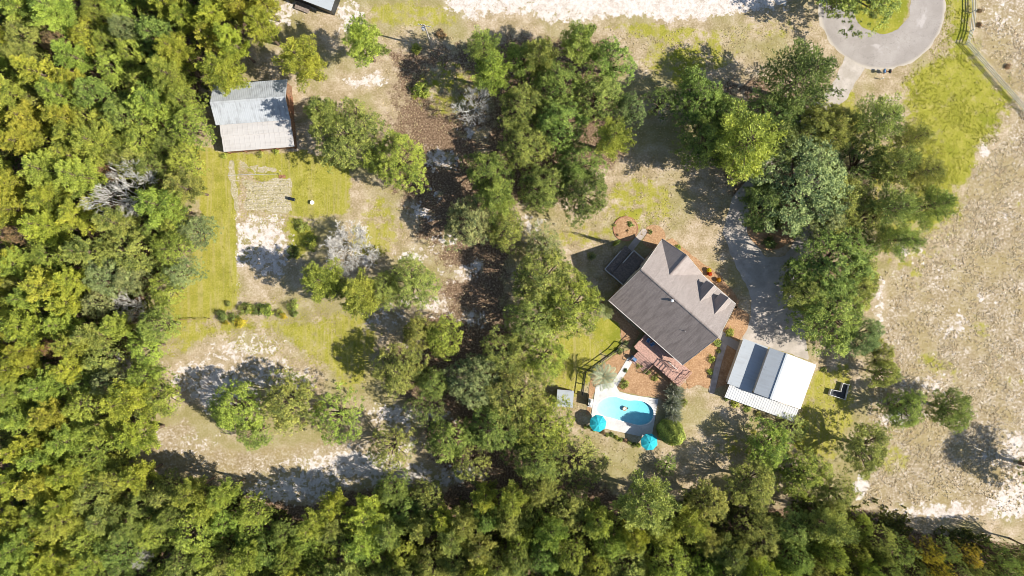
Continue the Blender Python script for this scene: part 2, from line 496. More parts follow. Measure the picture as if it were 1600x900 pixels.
def sheet(name, f, bounds, z, mat, step=0.4, thick=0.0):
    """sheet (or raised slab) whose outline is the zero contour of f"""
    x0, x1, y0, y1 = bounds
    nx = int((x1 - x0) / step) + 2; ny = int((y1 - y0) / step) + 2
    xs = x0 + np.arange(nx) * step; ys = y0 + np.arange(ny) * step
    X, Y = np.meshgrid(xs, ys, indexing='ij'); D = f(X, Y)
    verts = []; idx = {}; faces = []; rim = []
    def vtx(key, x, y):
        if key not in idx:
            idx[key] = len(verts); verts.append((x, y, z))
        return idx[key]
    for i in range(nx - 1):
        for j in range(ny - 1):
            cs = [(i, j), (i + 1, j), (i + 1, j + 1), (i, j + 1)]
            ds = [D[c] for c in cs]
            if min(ds) > 0: continue
            poly = []; cutk = []
            for k in range(4):
                a, b = cs[k], cs[(k + 1) % 4]; da, db = ds[k], ds[(k + 1) % 4]
                if da <= 0: poly.append(vtx(a, X[a], Y[a]))
                if (da <= 0) != (db <= 0):
                    t = da / (da - db); t = min(max(t, 0.02), 0.98)
                    q = vtx((min(a, b), max(a, b)), X[a] + t * (X[b] - X[a]), Y[a] + t * (Y[b] - Y[a]))
                    poly.append(q); cutk.append((q, da <= 0))
            if len(poly) >= 3: faces.append(tuple(poly))
            if thick and len(cutk) == 2:
                # exit point -> entry point is the rim edge
                (qa, ina), (qb, inb) = cutk
                rim.append((qa, qb) if ina else (qb, qa))
    if thick:
        n = len(verts)
        low = {}
        for a, b in rim:
            for q in (a, b):
                if q not in low:
                    low[q] = len(verts); verts.append((verts[q][0], verts[q][1], z - thick))
            faces.append((b, a, low[a], low[b]))
    me = bpy.data.meshes.new(name); me.from_pydata(verts, [], faces); me.update()
    return link(name, me, mat)

# ------------------------------------------------------------------ setting: outlines used by several pieces
pool_px = [(300, 240), (330, 170), (420, 112), (520, 98), (600, 128), (680, 150), (780, 142), (880, 165), (955, 220), (985, 290),
           (960, 370), (900, 420), (800, 432), (700, 408), (600, 380), (480, 342), (380, 322), (320, 290)]
pool_pts = [P2(900 + a / 8.41, 610 + b / 8.41) for a, b in pool_px]
def chaikin(pts, n=2):
    for _ in range(n):
        q = []
        for i in range(len(pts)):
            a, b = pts[i], pts[(i + 1) % len(pts)]
            q += [(a[0] * .75 + b[0] * .25, a[1] * .75 + b[1] * .25), (a[0] * .25 + b[0] * .75, a[1] * .25 + b[1] * .75)]
        pts = q
    return pts
_c = (sum(p[0] for p in pool_pts) / len(pool_pts), sum(p[1] for p in pool_pts) / len(pool_pts))
pool_pts = [(_c[0] + (p[0] - _c[0]) * 1.12, _c[1] + (p[1] - _c[1]) * 1.14) for p in pool_pts]
pool_pts = chaikin(pool_pts, 2)
f_pool = sd_poly(pool_pts)
f_pooldeck = union(sd_poly(pxp((931, 602), (953, 598), (963, 604), (968, 612), (985, 616.5), (1028.5, 623.5), (1018, 683), (1000, 681.5), (922, 664.5), (923.5, 650), (928, 622))),
                   sd_line(pxp((984, 563), (974, 580), (958, 604)), 0.55))

# ------------------------------------------------------------------ ground
def build_ground():
    st = 0.45
    def axis(h):
        a = list(np.arange(0, h, st)); s = st; x = a[-1]
        while x < 4000:
            s *= 1.35; x += s; a.append(x)
        a = np.array(a); return np.concatenate([-a[:0:-1], a])
    xs, ys = axis(99), axis(60)
    X, Y = np.meshgrid(xs, ys, indexing='ij')
    px = 800 + X / MPP; py = 450 - Y / MPP
    px = px + wob(X, Y, 5, 9); py = py + wob(Y + 40, X, 5, 9)
    W = {k: np.zeros(X.shape) for k in ('field', 'litter', 'lawn', 'lush', 'sand')}
    def paint(ch, f, a=1.0, feather=14, only=None):
        al = a * np.clip(0.5 - f(px, py) / feather, 0, 1)
        for k in W:
            W[k] = W[k] * (1 - al)
        if ch: W[ch] = W[ch] + al
    def poly(*p): return sd_poly(p)
    def ell(cx, cy, rx, ry):
        return lambda x, y: (np.hypot((x - cx) / rx, (y - cy) / ry) - 1) * min(rx, ry)
    # woods
    paint('litter', poly((-4000, -3000), (430, -3000), (400, 40), (320, 110), (300, 200), (265, 250), (275, 330), (255, 430), (222, 480), (200, 540), (195, 580), (220, 600), (235, 650), (200, 680), (175, 735), (330, 752), (480, 790), (600, 755), (760, 775), (950, 770), (1050, 800), (1330, 790), (1440, 835), (1700, 860), (4000, 900), (4000, 4000), (-4000, 4000)), 1, 16)
    # litter through the grown-up middle strip, deepened to paint in the tree shade
    paint('litter', poly((600, 75), (760, 70), (760, 240), (800, 380), (800, 500), (840, 640), (960, 770), (700, 780), (660, 690), (600, 560), (640, 500), (690, 430), (640, 320), (640, 200)), 0.78, 50)
    paint('litter', ell(640, 260, 60, 120), .5, 50)
    paint('litter', poly((770, 60), (960, 60), (980, 250), (860, 320), (770, 320)), 0.75, 40)
    paint('litter', poly((1050, 130), (1240, 90), (1330, 170), (1340, 330), (1340, 560), (1260, 540), (1260, 430), (1120, 300)), 0.5, 40)
    paint('lawn', ell(1400, 280, 60, 90), .55, 50)
    # right-hand field
    paint('field', poly((1528, -200), (2600, -200), (2600, 812), (1600, 800), (1480, 806), (1330, 780), (1345, 690), (1365, 600), (1385, 520), (1385, 430), (1440, 385), (1470, 330), (1530, 260), (1585, 190), (1530, 90)), 1, 26)
    # lower-left clearing, speckled
    paint('field', poly((240, 668), (290, 655), (330, 690), (400, 700), (480, 690), (600, 690), (640, 720), (560, 745), (400, 765), (330, 750), (240, 735), (222, 700)), 0.75, 26)
    # lawns
    paint('lawn', poly((300, 225), (352, 240), (470, 235), (545, 255), (545, 330), (460, 345), (372, 250), (372, 480), (280, 500), (262, 480), (292, 430), (312, 330), (296, 260)), 1, 18)
    paint('lawn', poly((258, 500), (470, 495), (580, 480), (600, 520), (570, 600), (545, 625), (520, 600), (430, 520), (330, 530), (290, 555), (250, 540)), 0.62, 30)
    paint('lawn', ell(600, 330, 45, 40), 0.45, 40)
    paint('lawn', ell(580, 380, 40, 30), 0.6, 30)
    paint('lush', ell(455, 375, 34, 30), 0.9, 24)
    paint('lush', ell(700, 140, 60, 50), 0.45, 40)
    paint('lawn', ell(640, 22, 110, 24), 0.55, 26)
    paint('lawn', ell(1010, 45, 60, 12), 0.55, 16)
    paint('lawn', ell(1070, 85, 80, 45), 0.55, 40)
    paint('lush', ell(1072, 100, 32, 40), 0.6, 24)
    paint('lawn', ell(1200, 45, 70, 22), 0.35, 24)
    paint('lush', poly((1410, 120), (1470, 80), (1484, -200), (1522, -200), (1522, 60), (1515, 75), (1590, 165), (1560, 215), (1510, 275), (1490, 330), (1445, 345), (1420, 250)), 0.68, 48)
    paint('lawn', ell(1420, 380, 60, 60), .5, 60)
    paint('lush', ell(1440, 330, 60, 60), .5, 60)
    paint('lush', ell(1376, 12, 46, 50), 0.9, 10)
    paint('lush', ell(1492, 255, 22, 26), 1.0, 24)
    paint('lush', ell(1500, 195, 14, 24), 1.0, 20)
    paint('lawn', ell(1325, 185, 35, 50), 0.6, 30)
    paint('lawn', ell(1000, 320, 65, 48), 0.55, 40)
    paint('lush', ell(985, 338, 22, 12), 0.8, 14)
    paint('lush', ell(945, 528, 22, 32), 1.0, 14)
    paint('lawn', ell(900, 560, 45, 45), 0.8, 36)
    paint('lawn', ell(885, 610, 22, 38), 0.6, 24)
    paint('lawn', ell(900, 370, 60, 22), 0.5, 26)
    paint('lawn', poly((1265, 575), (1330, 560), (1335, 640), (1300, 720), (1240, 700), (1240, 650)), 0.62, 24)
    paint('lawn', ell(1180, 690, 90, 35), 0.45, 40)
    paint('lawn', ell(1470, 570, 30, 18), 0.5, 24)
    paint('lawn', ell(1395, 720, 26, 26), 0.5, 24)
    # bare sand
    for (x, y, r) in ((690, 250, 30), (720, 430, 26), (680, 480, 30), (640, 470, 20), (700, 380, 22), (660, 330, 26), (740, 500, 22), (715, 590, 18), (650, 545, 18), (700, 650, 20), (640, 690, 22), (820, 350, 26), (735, 210, 18), (690, 300, 14)):
        paint('sand', ell(x, y, r, r * .6), .5, 22)
    paint('sand', poly((690, -300), (1300, -300), (1230, 14), (1120, 22), (1040, 26), (1000, 22), (950, 30), (850, 36), (790, 28), (740, 30), (700, 16)), 0.72, 24)
    paint('sand', ell(1020, 8, 120, 16), 0.7, 16)
    paint('sand', ell(545, 28, 22, 26), 0.6, 20)
    paint('sand', ell(430, 30, 30, 14), 0.7, 20)
    paint('sand', ell(470, 8, 36, 12), 0.6, 18)
    paint('sand', ell(560, 126, 24, 9), 0.55, 14)
    paint('sand', ell(588, 122, 16, 12), 0.6, 12)
    paint('sand', ell(415, 385, 44, 52), 0.56, 20)
    paint('sand', ell(372, 370, 5, 75), 0.5, 10)
    paint('sand', ell(390, 545, 60, 24), 0.50, 26)
    paint('sand', ell(440, 590, 60, 24), 0.5, 26)
    paint('sand', ell(310, 590, 62, 34), 0.48, 30)
    paint('sand', ell(360, 620, 50, 40), 0.42, 30)
    paint('sand', ell(520, 745, 110, 26), 0.44, 30)
    paint('sand', ell(570, 405, 12, 12), 0.5, 12)
    paint('sand', ell(640, 398, 34, 14), 0.5, 20)
    paint('sand', ell(745, 415, 10, 10), 0.5, 12)
    paint('sand', ell(600, 500, 40, 22), 0.4, 24)
    paint('sand', ell(620, 648, 52, 22), 0.58, 22)
    paint('sand', ell(560, 720, 80, 20), 0.5, 24)
    paint('sand', ell(440, 770, 60, 18), 0.62, 22)
    paint('sand', ell(300, 690, 60, 16), 0.36, 22)
    paint('sand', ell(720, 740, 40, 14), 0.5, 20)
    paint('sand', ell(1346, 757, 14, 24), 0.75, 16)
    paint('sand', ell(1470, 800, 100, 13), 0.6, 18)
    paint('sand', ell(1590, 780, 40, 28), 0.7, 30)
    paint('sand', ell(1590, 710, 30, 40), 0.75, 26)
    paint('sand', ell(1460, 600, 46, 16), 0.5, 22)
    paint('sand', ell(1400, 655, 30, 14), 0.6, 16)
    paint('sand', ell(1375, 480, 9, 50), 0.5, 12)
    paint('sand', ell(1420, 390, 30, 20), 0.45, 22)
    paint('sand', ell(1570, 30, 30, 40), 0.35, 30)
    paint('sand', ell(640, 740, 60, 12), 0.45, 20)
    rng = np.random.RandomState(12)
    for _ in range(46):                           # stray bare spots in the field
        paint('sand', ell(rng.uniform(1400, 1620), rng.uniform(180, 800), rng.uniform(6, 22), rng.uniform(5, 14)), rng.uniform(.25, .45), 18)
    for _ in range(26):
        paint('lawn', ell(rng.uniform(1420, 1620), rng.uniform(220, 780), rng.uniform(8, 26), rng.uniform(8, 20)), rng.uniform(.2, .4), 24)
    for _ in range(40):                           # openings in the wood floor
        paint(None, ell(rng.uniform(-50, 280), rng.uniform(0, 900), rng.uniform(6, 16), rng.uniform(5, 12)), rng.uniform(.3, .8), 14)
    Z = np.zeros(X.shape)
    nx, ny = X.shape
    ii = (np.arange(nx)[:, None] * ny + np.arange(ny)[None, :])
    quads = np.stack([ii[:-1, :-1], ii[1:, :-1], ii[1:, 1:], ii[:-1, 1:]], -1).reshape(-1, 4)
    # opening for the pool basin (its edge lies under the concrete deck)
    dp = f_pool(X, Y).ravel()
    keep = ~(dp[quads] < 0.25).any(1)
    me = np_mesh('ground', np.stack([X, Y, Z], -1).reshape(-1, 3), quads[keep])
    for k, w in W.items():
        set_attr(me, 'w_' + k, w.ravel())
    tag(link('ground', me, M['ground']), kind='structure')
    return X, Y, W
build_ground()

# ------------------------------------------------------------------ road, drive, walks, beds
rc = P2(1378, 10)
f_road = minus(union(sd_circle(rc, 11.1), lambda x, y: np.maximum(np.abs(np.asarray(x) - rc[0]) - 10.9, -(np.asarray(y) - rc[1]))), union(sd_circle(rc, 4.85), lambda x, y: np.maximum(np.abs(np.asarray(x) - rc[0]) - 4.85, -(np.asarray(y) - rc[1]))))
tag(sheet('road', ragged(f_road, 0.26, 1.6), (50, 80, 36, 95), 0.012, M['road'], 0.35), kind='structure')
f_drive = union(sd_line(pxp((1334, 98), (1310, 148), (1245, 203), (1197, 262), (1158, 318), (1150, 362)), [1.9, 1.7, 1.5, 1.5, 1.8, 2.2]),
                sd_line(pxp((1150, 362), (1172, 410), (1200, 450)), [2.2, 2.6, 3.4]),
                sd_line(pxp((1228, 226), (1265, 290), (1272, 352), (1248, 396), (1215, 440)), 1.6),
                sd_poly(pxp((1180, 405), (1240, 400), (1262, 560), (1160, 532), (1172, 500))))
tag(sheet('driveway', ragged(f_drive, 0.22, 2.2), P2(1120, 575) [:1] + P2(1350, 0)[:1] + (P2(0, 575)[1], P2(0, 90)[1]), 0.008, M['drive'], 0.4), kind='structure')

def bed(name, f, bounds_px, label=None, z=0.05, mat='mulch', edge=None):
    (a, b, c, d) = bounds_px
    x0, y1 = P2(a, b); x1, y0 = P2(c, d)
    o = sheet(name, f, (x0, x1, y0, y1), z, M[mat], 0.3, thick=z + 0.05)
    tag(o, kind='structure')
    return o
bed('pool_side_bed', ragged(minus(sd_poly(pxp((985, 545), (1040, 585), (1075, 600), (1052, 640), (1030, 622), (985, 615), (968, 610), (960, 598), (935, 600), (925, 620), (922, 650), (916, 648), (920, 610), (925, 585), (960, 555))), lambda x, y: f_pooldeck(x, y) - 0.02), 0.08, 1.2), (905, 535, 1085, 690))
bed('house_end_bed', ragged(minus(sd_poly(pxp((1068, 568), (1085, 556), (1122, 528), (1150, 545), (1136, 600), (1112, 610), (1090, 600), (1075, 608))), sd_line(pxp((1131, 530), (1122, 566), (1111, 612)), 0.62)), 0.1, 1.5), (1055, 515, 1165, 625))
bed('drive_edge_bed', ragged(sd_poly(pxp((1128, 520), (1150, 478), (1172, 492), (1168, 515), (1158, 530), (1147, 535))), 0.1, 1.2), (1115, 465, 1190, 545))
bed('island_bed', ragged(sd_poly(chaikin(pxp((1192, 290), (1228, 280), (1248, 300), (1252, 350), (1230, 385), (1190, 395), (1165, 365), (1172, 320)))), 0.15, 1.8), (1150, 265, 1270, 410), mat='litter' if 'litter' in M else 'mulch')
bed('house_front_bed', ragged(sd_poly(pxp((1036, 378), (1050, 372), (1080, 398), (1125, 430), (1156, 470), (1150, 482))), 0.12, 1.2), (1020, 360, 1170, 490))
bed('round_garden_bed', sd_circle(P2(977.5, 357.5), 2.05), (950, 330, 1005, 385), z=0.08)
bed('half_round_bed', minus(sd_circle(P2(1021, 370), 2.1), sd_line(pxp((992, 384), (1006, 362)), 0.62)), (995, 345, 1045, 395), z=0.06)
bed('shady_side_bed', ragged(sd_poly(pxp((938, 470), (955, 476), (1000, 520), (985, 545), (972, 530), (968, 505), (950, 495))), 0.1, 1.4), (925, 460, 1010, 555))
tag(sheet('house_walk', sd_line(pxp((1122, 520), (1140, 534), (1160, 546)), 0.72), (*[P2(1105, 0)[0], P2(1175, 0)[0]], P2(0, 575)[1], P2(0, 505)[1]), 0.115, M['asphalt'], 0.2, thick=0.15), kind='structure')
tag(sheet('garage_walk', sd_line(pxp((1131.5, 537), (1122, 568), (1112, 611)), 0.52), (*[P2(1095, 0)[0], P2(1150, 0)[0]], P2(0, 625)[1], P2(0, 525)[1]), 0.09, M['walk'], 0.2, thick=0.12), kind='structure')
tag(sheet('entry_walk', sd_line(pxp((984, 390), (1006, 362)), 0.55), (*[P2(965, 0)[0], P2(1025, 0)[0]], P2(0, 405)[1], P2(0, 345)[1]), 0.03, M['walk'], 0.2), kind='structure')
tag(sheet('garden_plot', ragged(sd_poly(pxp((381, 284), (454, 278), (456, 328), (384, 330))), 0.5, 1.6), (*[P2(365, 0)[0], P2(470, 0)[0]], P2(0, 342)[1], P2(0, 268)[1]), 0.012, M['gardensoil'], 0.3), kind='structure')
tag(sheet('garden_path', union(ragged(sd_line(pxp((362, 254), (364, 290), (371, 328)), 0.42), 0.25, 1.2), ragged(sd_line(pxp((384, 261), (440, 266)), 0.5), 0.6, 1.1)), (*[P2(350, 0)[0], P2(460, 0)[0]], P2(0, 340)[1], P2(0, 244)[1]), 0.008, M['gardensoil'], 0.25), kind='structure')
# raised rows in the garden plot
def garden_rows():
    rng = np.random.RandomState(3)
    for k in range(7):
        a = P(384 + k * 0.4, 287 + k * 6.6); b = P(451 + k * 0.3, 283.5 + k * 6.6)
        mb = MB(); n = 22; pts = []; rs = []
        for i in range(n + 1):
            p = a.lerp(b, i / n); p.z = -0.12 + rng.uniform(-.03, .03); p.y += rng.uniform(-.08, .08); pts.append(p); rs.append(0.24 * rng.uniform(.6, 1.2))
        mb.tube(pts, rs, 8)
        tag(mb.build('garden_row', M['gardensoil']), '%s sandy planting row from the top of the garden plot below the barn' % ['first', 'second', 'third', 'fourth', 'fifth', 'sixth', 'seventh'][k], 'garden row', 'raised rows in the sandy garden plot')
garden_rows()

# ------------------------------------------------------------------ pool
tag(sheet('pool_deck', minus(f_pooldeck, f_pool), (*[P2(915, 0)[0], P2(1035, 0)[0]], P2(0, 690)[1], P2(0, 555)[1]), 0.09, M['concrete'], 0.2, thick=0.14), kind='structure')
pool = empty('swimming_pool', P(965, 640))
tag(pool, 'kidney-shaped turquoise swimming pool set in white concrete decking', 'pool')
def pool_parts():
    ox, oy = pool.location.x, pool.location.y
    n = len(pool_pts); xs = [p[0] for p in pool_pts]; x0, x1 = min(xs), max(xs)
    cx = sum(xs) / n; cy = sum(p[1] for p in pool_pts) / n
    def depth(x, y=0):
        t = (x - x0) / (x1 - x0)
        return -0.08 - 0.34 * min(1, max(0, t * 1.3 - .05)) ** 1.1
    vs = []; fs = []
    rings = [1.0, 0.985, 0.75, 0.5, 0.25]
    for k, r in enumerate([1.0] + rings):
        for (x, y) in pool_pts:
            X, Y = cx + (x - cx) * r, cy + (y - cy) * r
            z = 0.085 if k == 0 else (depth(X) if k > 1 else depth(X) + 0.06)
            vs.append((X - ox, Y - oy, z))
    vs.append((cx - ox, cy - oy, depth(cx)))
    for k in range(len(rings)):
        for i in range(n):
            j = (i + 1) % n
            fs.append((k * n + i, k * n + j, (k + 1) * n + j, (k + 1) * n + i))
    last = len(rings) * n
    for i in range(n): fs.append((last + i, last + (i + 1) % n, len(vs) - 1))
    MB().add(vs, fs).build('basin', M['plaster'], pool)
    # water as a closed body just inside the basin
    top = 0.05
    wv = [(cx + (x - cx) * .997 - ox, cy + (y - cy) * .997 - oy, top) for x, y in pool_pts]
    sub = []
    for r in (0.97, 0.75, 0.5, 0.25):
        for (x, y) in pool_pts:
            X, Y = cx + (x - cx) * r, cy + (y - cy) * r
            sub.append((X - ox, Y - oy, depth(X) + 0.03))
    V = wv + sub + [(cx - ox, cy - oy, depth(cx) + 0.03), (cx - ox, cy - oy, top)]
    F = [(i, (i + 1) % n, len(V) - 1) for i in range(n)]
    for k in range(4):
        for i in range(n):
            j = (i + 1) % n
            F.append((k * n + j, k * n + i, (k + 1) * n + i, (k + 1) * n + j))
    for i in range(n): F.append((4 * n + (i + 1) % n, 4 * n + i, len(V) - 2))
    import bmesh
    wo = MB().add(V, F).build('water', M['water'], pool)
    bm = bmesh.new(); bm.from_mesh(wo.data); bmesh.ops.recalc_face_normals(bm, faces=bm.faces[:]); bm.to_mesh(wo.data); bm.free()
    # pale coping round the rim
    cv = []; cf = []
    for k, (r, z) in enumerate(((1.0, 0.10), (1.0, 0.115), (1.045, 0.115), (1.045, 0.095))):
        for (x, y) in pool_pts: cv.append((cx + (x - cx) * r - ox, cy + (y - cy) * r - oy, z))
    for k in range(3):
        for i in range(n):
            j = (i + 1) % n; cf.append((k * n + i, k * n + j, (k + 1) * n + j, (k + 1) * n + i))
    MB().add(cv, cf).build('coping', M['white_paint'], pool)
pool_parts()
fl = empty('pool_float', P(976, 638.5)); fl.scale = (.75, .75, .75); fl.location.z = .05; tag(fl, 'small tan and dark float drifting in the middle of the pool', 'pool float')
mb = MB(); pts = []; 
for k in range(17):
    t = 2 * math.pi * k / 16; pts.append((0.42 * math.cos(t), 0.42 * math.sin(t), 0.05))
mb.tube(pts, [0.14] * 17, 8, cap=False); mb.build('ring', M['tan'], fl)
MB().lathe([(0.05, 0.0), (0.30, 0.02), (0.30, 0.06), (0.05, 0.07)], 12).build('seat', M['white_paint'], fl)
MB().lathe([(0.20, 0.0), (0.22, 0.12), (0.10, 0.16)], 10, (0.62, 0.12, 0.0)).build('cup_holder', M['black_plastic'], fl)

def parasol(px, py, label, rz, tilt):
    r = empty('parasol', P(px, py, 2.35) * 1.0); r.location.z = 0.09; r.rotation_euler = (0, 0, rz)
    tag(r, label, 'parasol', 'teal parasols by the pool')
    MB().tube([(0, 0, 0), (0, 0, 2.75)], [0.03, 0.025], 8).build('pole', M['white_paint'], r)
    MB().lathe([(0.30, 0.0), (0.30, 0.07), (0.06, 0.12), (0.05, 0.3)], 16).build('base', M['black_plastic'], r)
    rad = 1.5; mb = MB(); n = 8
    vs = [(0, 0, 2.72)]; fs = []
    for ring, (rr, z) in enumerate(((0.5, 2.60), (1.0, 2.38), (1.5, 2.10))):
        for k in range(n * 2):
            t = math.pi * k / n; sag = 0.0 if k % 2 == 0 else 0.05 * rr / rad
            q = rr * (1.0 if k % 2 == 0 else 0.93)
            vs.append((q * math.cos(t), q * math.sin(t), z - sag))
    m2 = 2 * n
    for k in range(m2): fs.append((0, 1 + k, 1 + (k + 1) % m2))
    for ring in range(2):
        for k in range(m2):
            a = 1 + ring * m2 + k; b = 1 + ring * m2 + (k + 1) % m2
            fs.append((a, a + m2, b + m2, b))
    for k in range(n * 2):                     # hanging valance
        t = math.pi * k / n; q = 1.5 * (1.0 if k % 2 == 0 else 0.93)
        vs.append((q * math.cos(t), q * math.sin(t), 1.93 - (0 if k % 2 == 0 else .05)))
    b0 = 1 + 2 * m2; b1 = 1 + 3 * m2
    for k in range(m2): fs.append((b0 + k, b1 + k, b1 + (k + 1) % m2, b0 + (k + 1) % m2))
    mb.add(vs, fs).build('canopy', M['teal'], r)
    for k in range(8):
        t = 2 * math.pi * k / 8
        MB().beam((0.05 * math.cos(t), 0.05 * math.sin(t), 2.68), (1.49 * math.cos(t), 1.49 * math.sin(t), 2.075), 0.025, 0.02).build('rib', M['white_paint'], r)
    MB().lathe([(0.07, 2.71), (0.10, 2.75), (0.03, 2.83)], 10).build('finial', M['teal'], r)
parasol(934.5, 662, 'teal octagonal parasol at the lower left corner of the pool deck', 0.2, 0)
parasol(1014.8, 691, 'teal octagonal parasol beside the round green bush', 0.45, 0)

# ------------------------------------------------------------------ house
HR0 = P(1002, 421, 9.2)
house = empty('house', (HR0.x, HR0.y, 0), math.atan2(-0.659, 0.753))
tag(house, 'large house with brown shingle gable roof, cross gable and two dormers', 'house')
RZ, EZ, HS, HL = 9.2, 3.8, 6.8, 16.65
SL = (RZ - EZ) / HS
def build_house():
    w = MB(); a, b, c, d = 0.35, HL - 0.35, -6.35, 6.35
    zt = RZ - 6.35 * SL - 0.12
    vs = [(a, c, 0), (b, c, 0), (b, d, 0), (a, d, 0), (a, c, zt), (b, c, zt), (b, d, zt), (a, d, zt), (a, 0, RZ - .2), (b, 0, RZ - .2)]
    w.add(vs, [(0, 1, 5, 4), (2, 3, 7, 6), (0, 4, 8, 7, 3), (1, 2, 6, 9, 5)])
    # cross-gable front wall
    w.add([(0.6, 6.6, 0), (8.3, 6.6, 0), (8.3, 6.6, 4.15), (4.45, 6.6, 6.85), (0.6, 6.6, 4.15)], [(0, 1, 2, 3, 4)])
    w.add([(0.6, 6.35, 0), (0.6, 6.6, 0), (0.6, 6.6, 4.1), (0.6, 6.35, 4.1)], [(0, 1, 2, 3)])
    w.add([(8.3, 6.35, 0), (8.3, 6.6, 0), (8.3, 6.6, 4.1), (8.3, 6.35, 4.1)], [(3, 2, 1, 0)])
    wall = w.build('wall', M['siding'], house)
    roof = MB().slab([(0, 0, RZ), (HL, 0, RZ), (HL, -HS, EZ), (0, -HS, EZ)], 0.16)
    roof = roof.build('roof', M['roof_sw_shaded'], house); roof['label'] = 'brown streaked shingle slope facing the pool, tinted darker for shade'
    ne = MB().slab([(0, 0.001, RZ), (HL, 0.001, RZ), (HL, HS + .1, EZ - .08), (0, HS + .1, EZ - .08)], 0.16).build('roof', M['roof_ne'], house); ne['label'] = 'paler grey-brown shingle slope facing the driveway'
    MB().slab([(0, -.16, RZ - .02), (0, 0, RZ + .05), (HL, 0, RZ + .05), (HL, -.16, RZ - .02)], 0.06).slab([(0, 0, RZ + .05), (0, .16, RZ - .02), (HL, .16, RZ - .02), (HL, 0, RZ + .05)], 0.06).build('ridge_cap', M['roof_sw_shaded'], roof)
    cg = MB()
    cz = 7.0; cs = (cz - 3.78) / 4.45
    cg.slab([(4.45, 2.6, cz), (4.45, 7.05, cz), (-.08, 7.05, cz - 4.53 * cs), (-.08, 6.85, cz - 4.53 * cs)], 0.14)
    cg.slab([(4.451, 2.6, cz), (4.451, 7.05, cz), (8.98, 7.05, cz - 4.53 * cs), (8.98, 6.85, cz - 4.53 * cs)], 0.14)
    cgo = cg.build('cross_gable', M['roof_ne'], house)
    MB().slab([(4.3, 2.7, cz + .0), (4.45, 2.7, cz + .05), (4.45, 7.06, cz + .05), (4.3, 7.06, cz)], 0.06).slab([(4.45, 2.7, cz + .05), (4.6, 2.7, cz), (4.6, 7.06, cz), (4.45, 7.06, cz + .05)], 0.06).build('ridge_cap', M['roof_sw_shaded'], cgo)
    for u0 in (11.05, 14.25):
        dz = 7.05; dh = 1.1; ds = 1.42
        dm = MB()
        dm.box(u0 - .9, u0 + .9, 3.6, 6.05, 3.6, dz - .95 * ds)
        dm.add([(u0 - .9, 6.05, dz - .95 * ds), (u0 + .9, 6.05, dz - .95 * ds), (u0, 6.05, dz - .12)], [(0, 1, 2)])
        do = dm.build('dormer', M['siding'], house)
        rf = MB()
        rf.slab([(u0, 2.55, dz), (u0, 6.3, dz), (u0 - dh, 6.3, dz - dh * ds), (u0 - dh, 4.0, dz - dh * ds)], 0.1)
        rf.slab([(u0 + .001, 2.55, dz), (u0 + .001, 6.3, dz), (u0 + dh, 6.3, dz - dh * ds), (u0 + dh, 4.0, dz - dh * ds)], 0.1)
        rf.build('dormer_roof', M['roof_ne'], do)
        MB().box(u0 - .45, u0 + .45, 6.055, 6.09, 4.5, 5.6).build('window', M['glass'], do)
        for s in (-1, 1):
            MB().beam((u0, 6.32, dz - .06), (u0 + s * (dh + .02), 6.32, dz - (dh + .02) * ds - .06), 0.05, 0.14).build('fascia', M['trim'], do)
            MB().beam((u0 + s * (dh + .03), 4.25, dz - dh * ds - .06), (u0 + s * (dh + .03), 6.3, dz - dh * ds - .06), 0.05, 0.12).build('eave_board', M['trim'], do)
    # rake boards, gutters, fascias
    for u in (-0.04, HL + 0.04):
        for s in (-1, 1):
            MB().beam((u, 0, RZ - .10), (u, s * HS, EZ - .10), 0.06, 0.22).build('rake_board', M['trim'], house)
    MB().beam((0, -HS - .06, EZ - .08), (HL, -HS - .06, EZ - .08), 0.12, 0.13).build('gutter', M['trim'], house)
    MB().beam((8.9, HS + .17, EZ - .15), (HL, HS + .17, EZ - .15), 0.12, 0.13).build('gutter', M['trim'], house)
    for s in (-1, 1):
        MB().beam((4.45, 7.08, cz - .08), (4.45 + s * 4.55, 7.08, cz - 4.55 * cs - .08), 0.05, 0.2).build('fascia', M['trim'], house)
    # roof vent, pipe
    vt = MB().lathe([(0.16, -.3), (0.16, .35), (0.26, .38), (0.26, .5), (0.08, .58)], 12, (7.1, -.5, RZ - .5 * SL)); vt.build('roof_vent', M['galv'], house)
    MB().lathe([(0.05, -.3), (0.05, .4)], 8, (12.4, -2.6, RZ - 2.6 * SL)).build('vent_pipe', M['galv'], house)
    # windows and doors in the walls
    def win(x0, x1, y0, y1, z0, z1, nm='window', m='glass'):
        o = MB().box(x0, x1, y0, y1, z0, z1).build(nm, M[m], house)
        return o
    def framed(along, pos, c, z0, z1, w):
        if along == 'u':
            s = -1 if pos < 0 else 1
            f = MB().box(c - w / 2 - .1, c + w / 2 + .1, min(pos, pos + s * .04), max(pos, pos + s * .04), z0 - .1, z1 + .1).build('window', M['trim'], house)
            MB().box(c - w / 2, c + w / 2, min(pos + s * .042, pos + s * .06), max(pos + s * .042, pos + s * .06), z0, z1).build('pane', M['glass'], f)
        else:
            s = -1 if pos < 8 else 1
            f = MB().box(min(pos, pos + s * .04), max(pos, pos + s * .04), c - w / 2 - .1, c + w / 2 + .1, z0 - .1, z1 + .1).build('window', M['trim'], house)
            MB().box(min(pos + s * .042, pos + s * .06), max(pos + s * .042, pos + s * .06), c - w / 2, c + w / 2, z0, z1).build('pane', M['glass'], f)
    for c in (2.2, 5.6, 12.5, 15.0): framed('u', -6.35, c, 1.6, 3.0, 1.2)
    for c in (-4.4, 0.8, 4.2): framed('v', 0.35, c, 1.7, 3.1, 1.1)
    framed('v', 0.35, 0.0, 5.4, 6.8, 1.2)
    for c in (2.6, 6.3): framed('u', 6.6, c, 1.6, 3.1, 1.3)
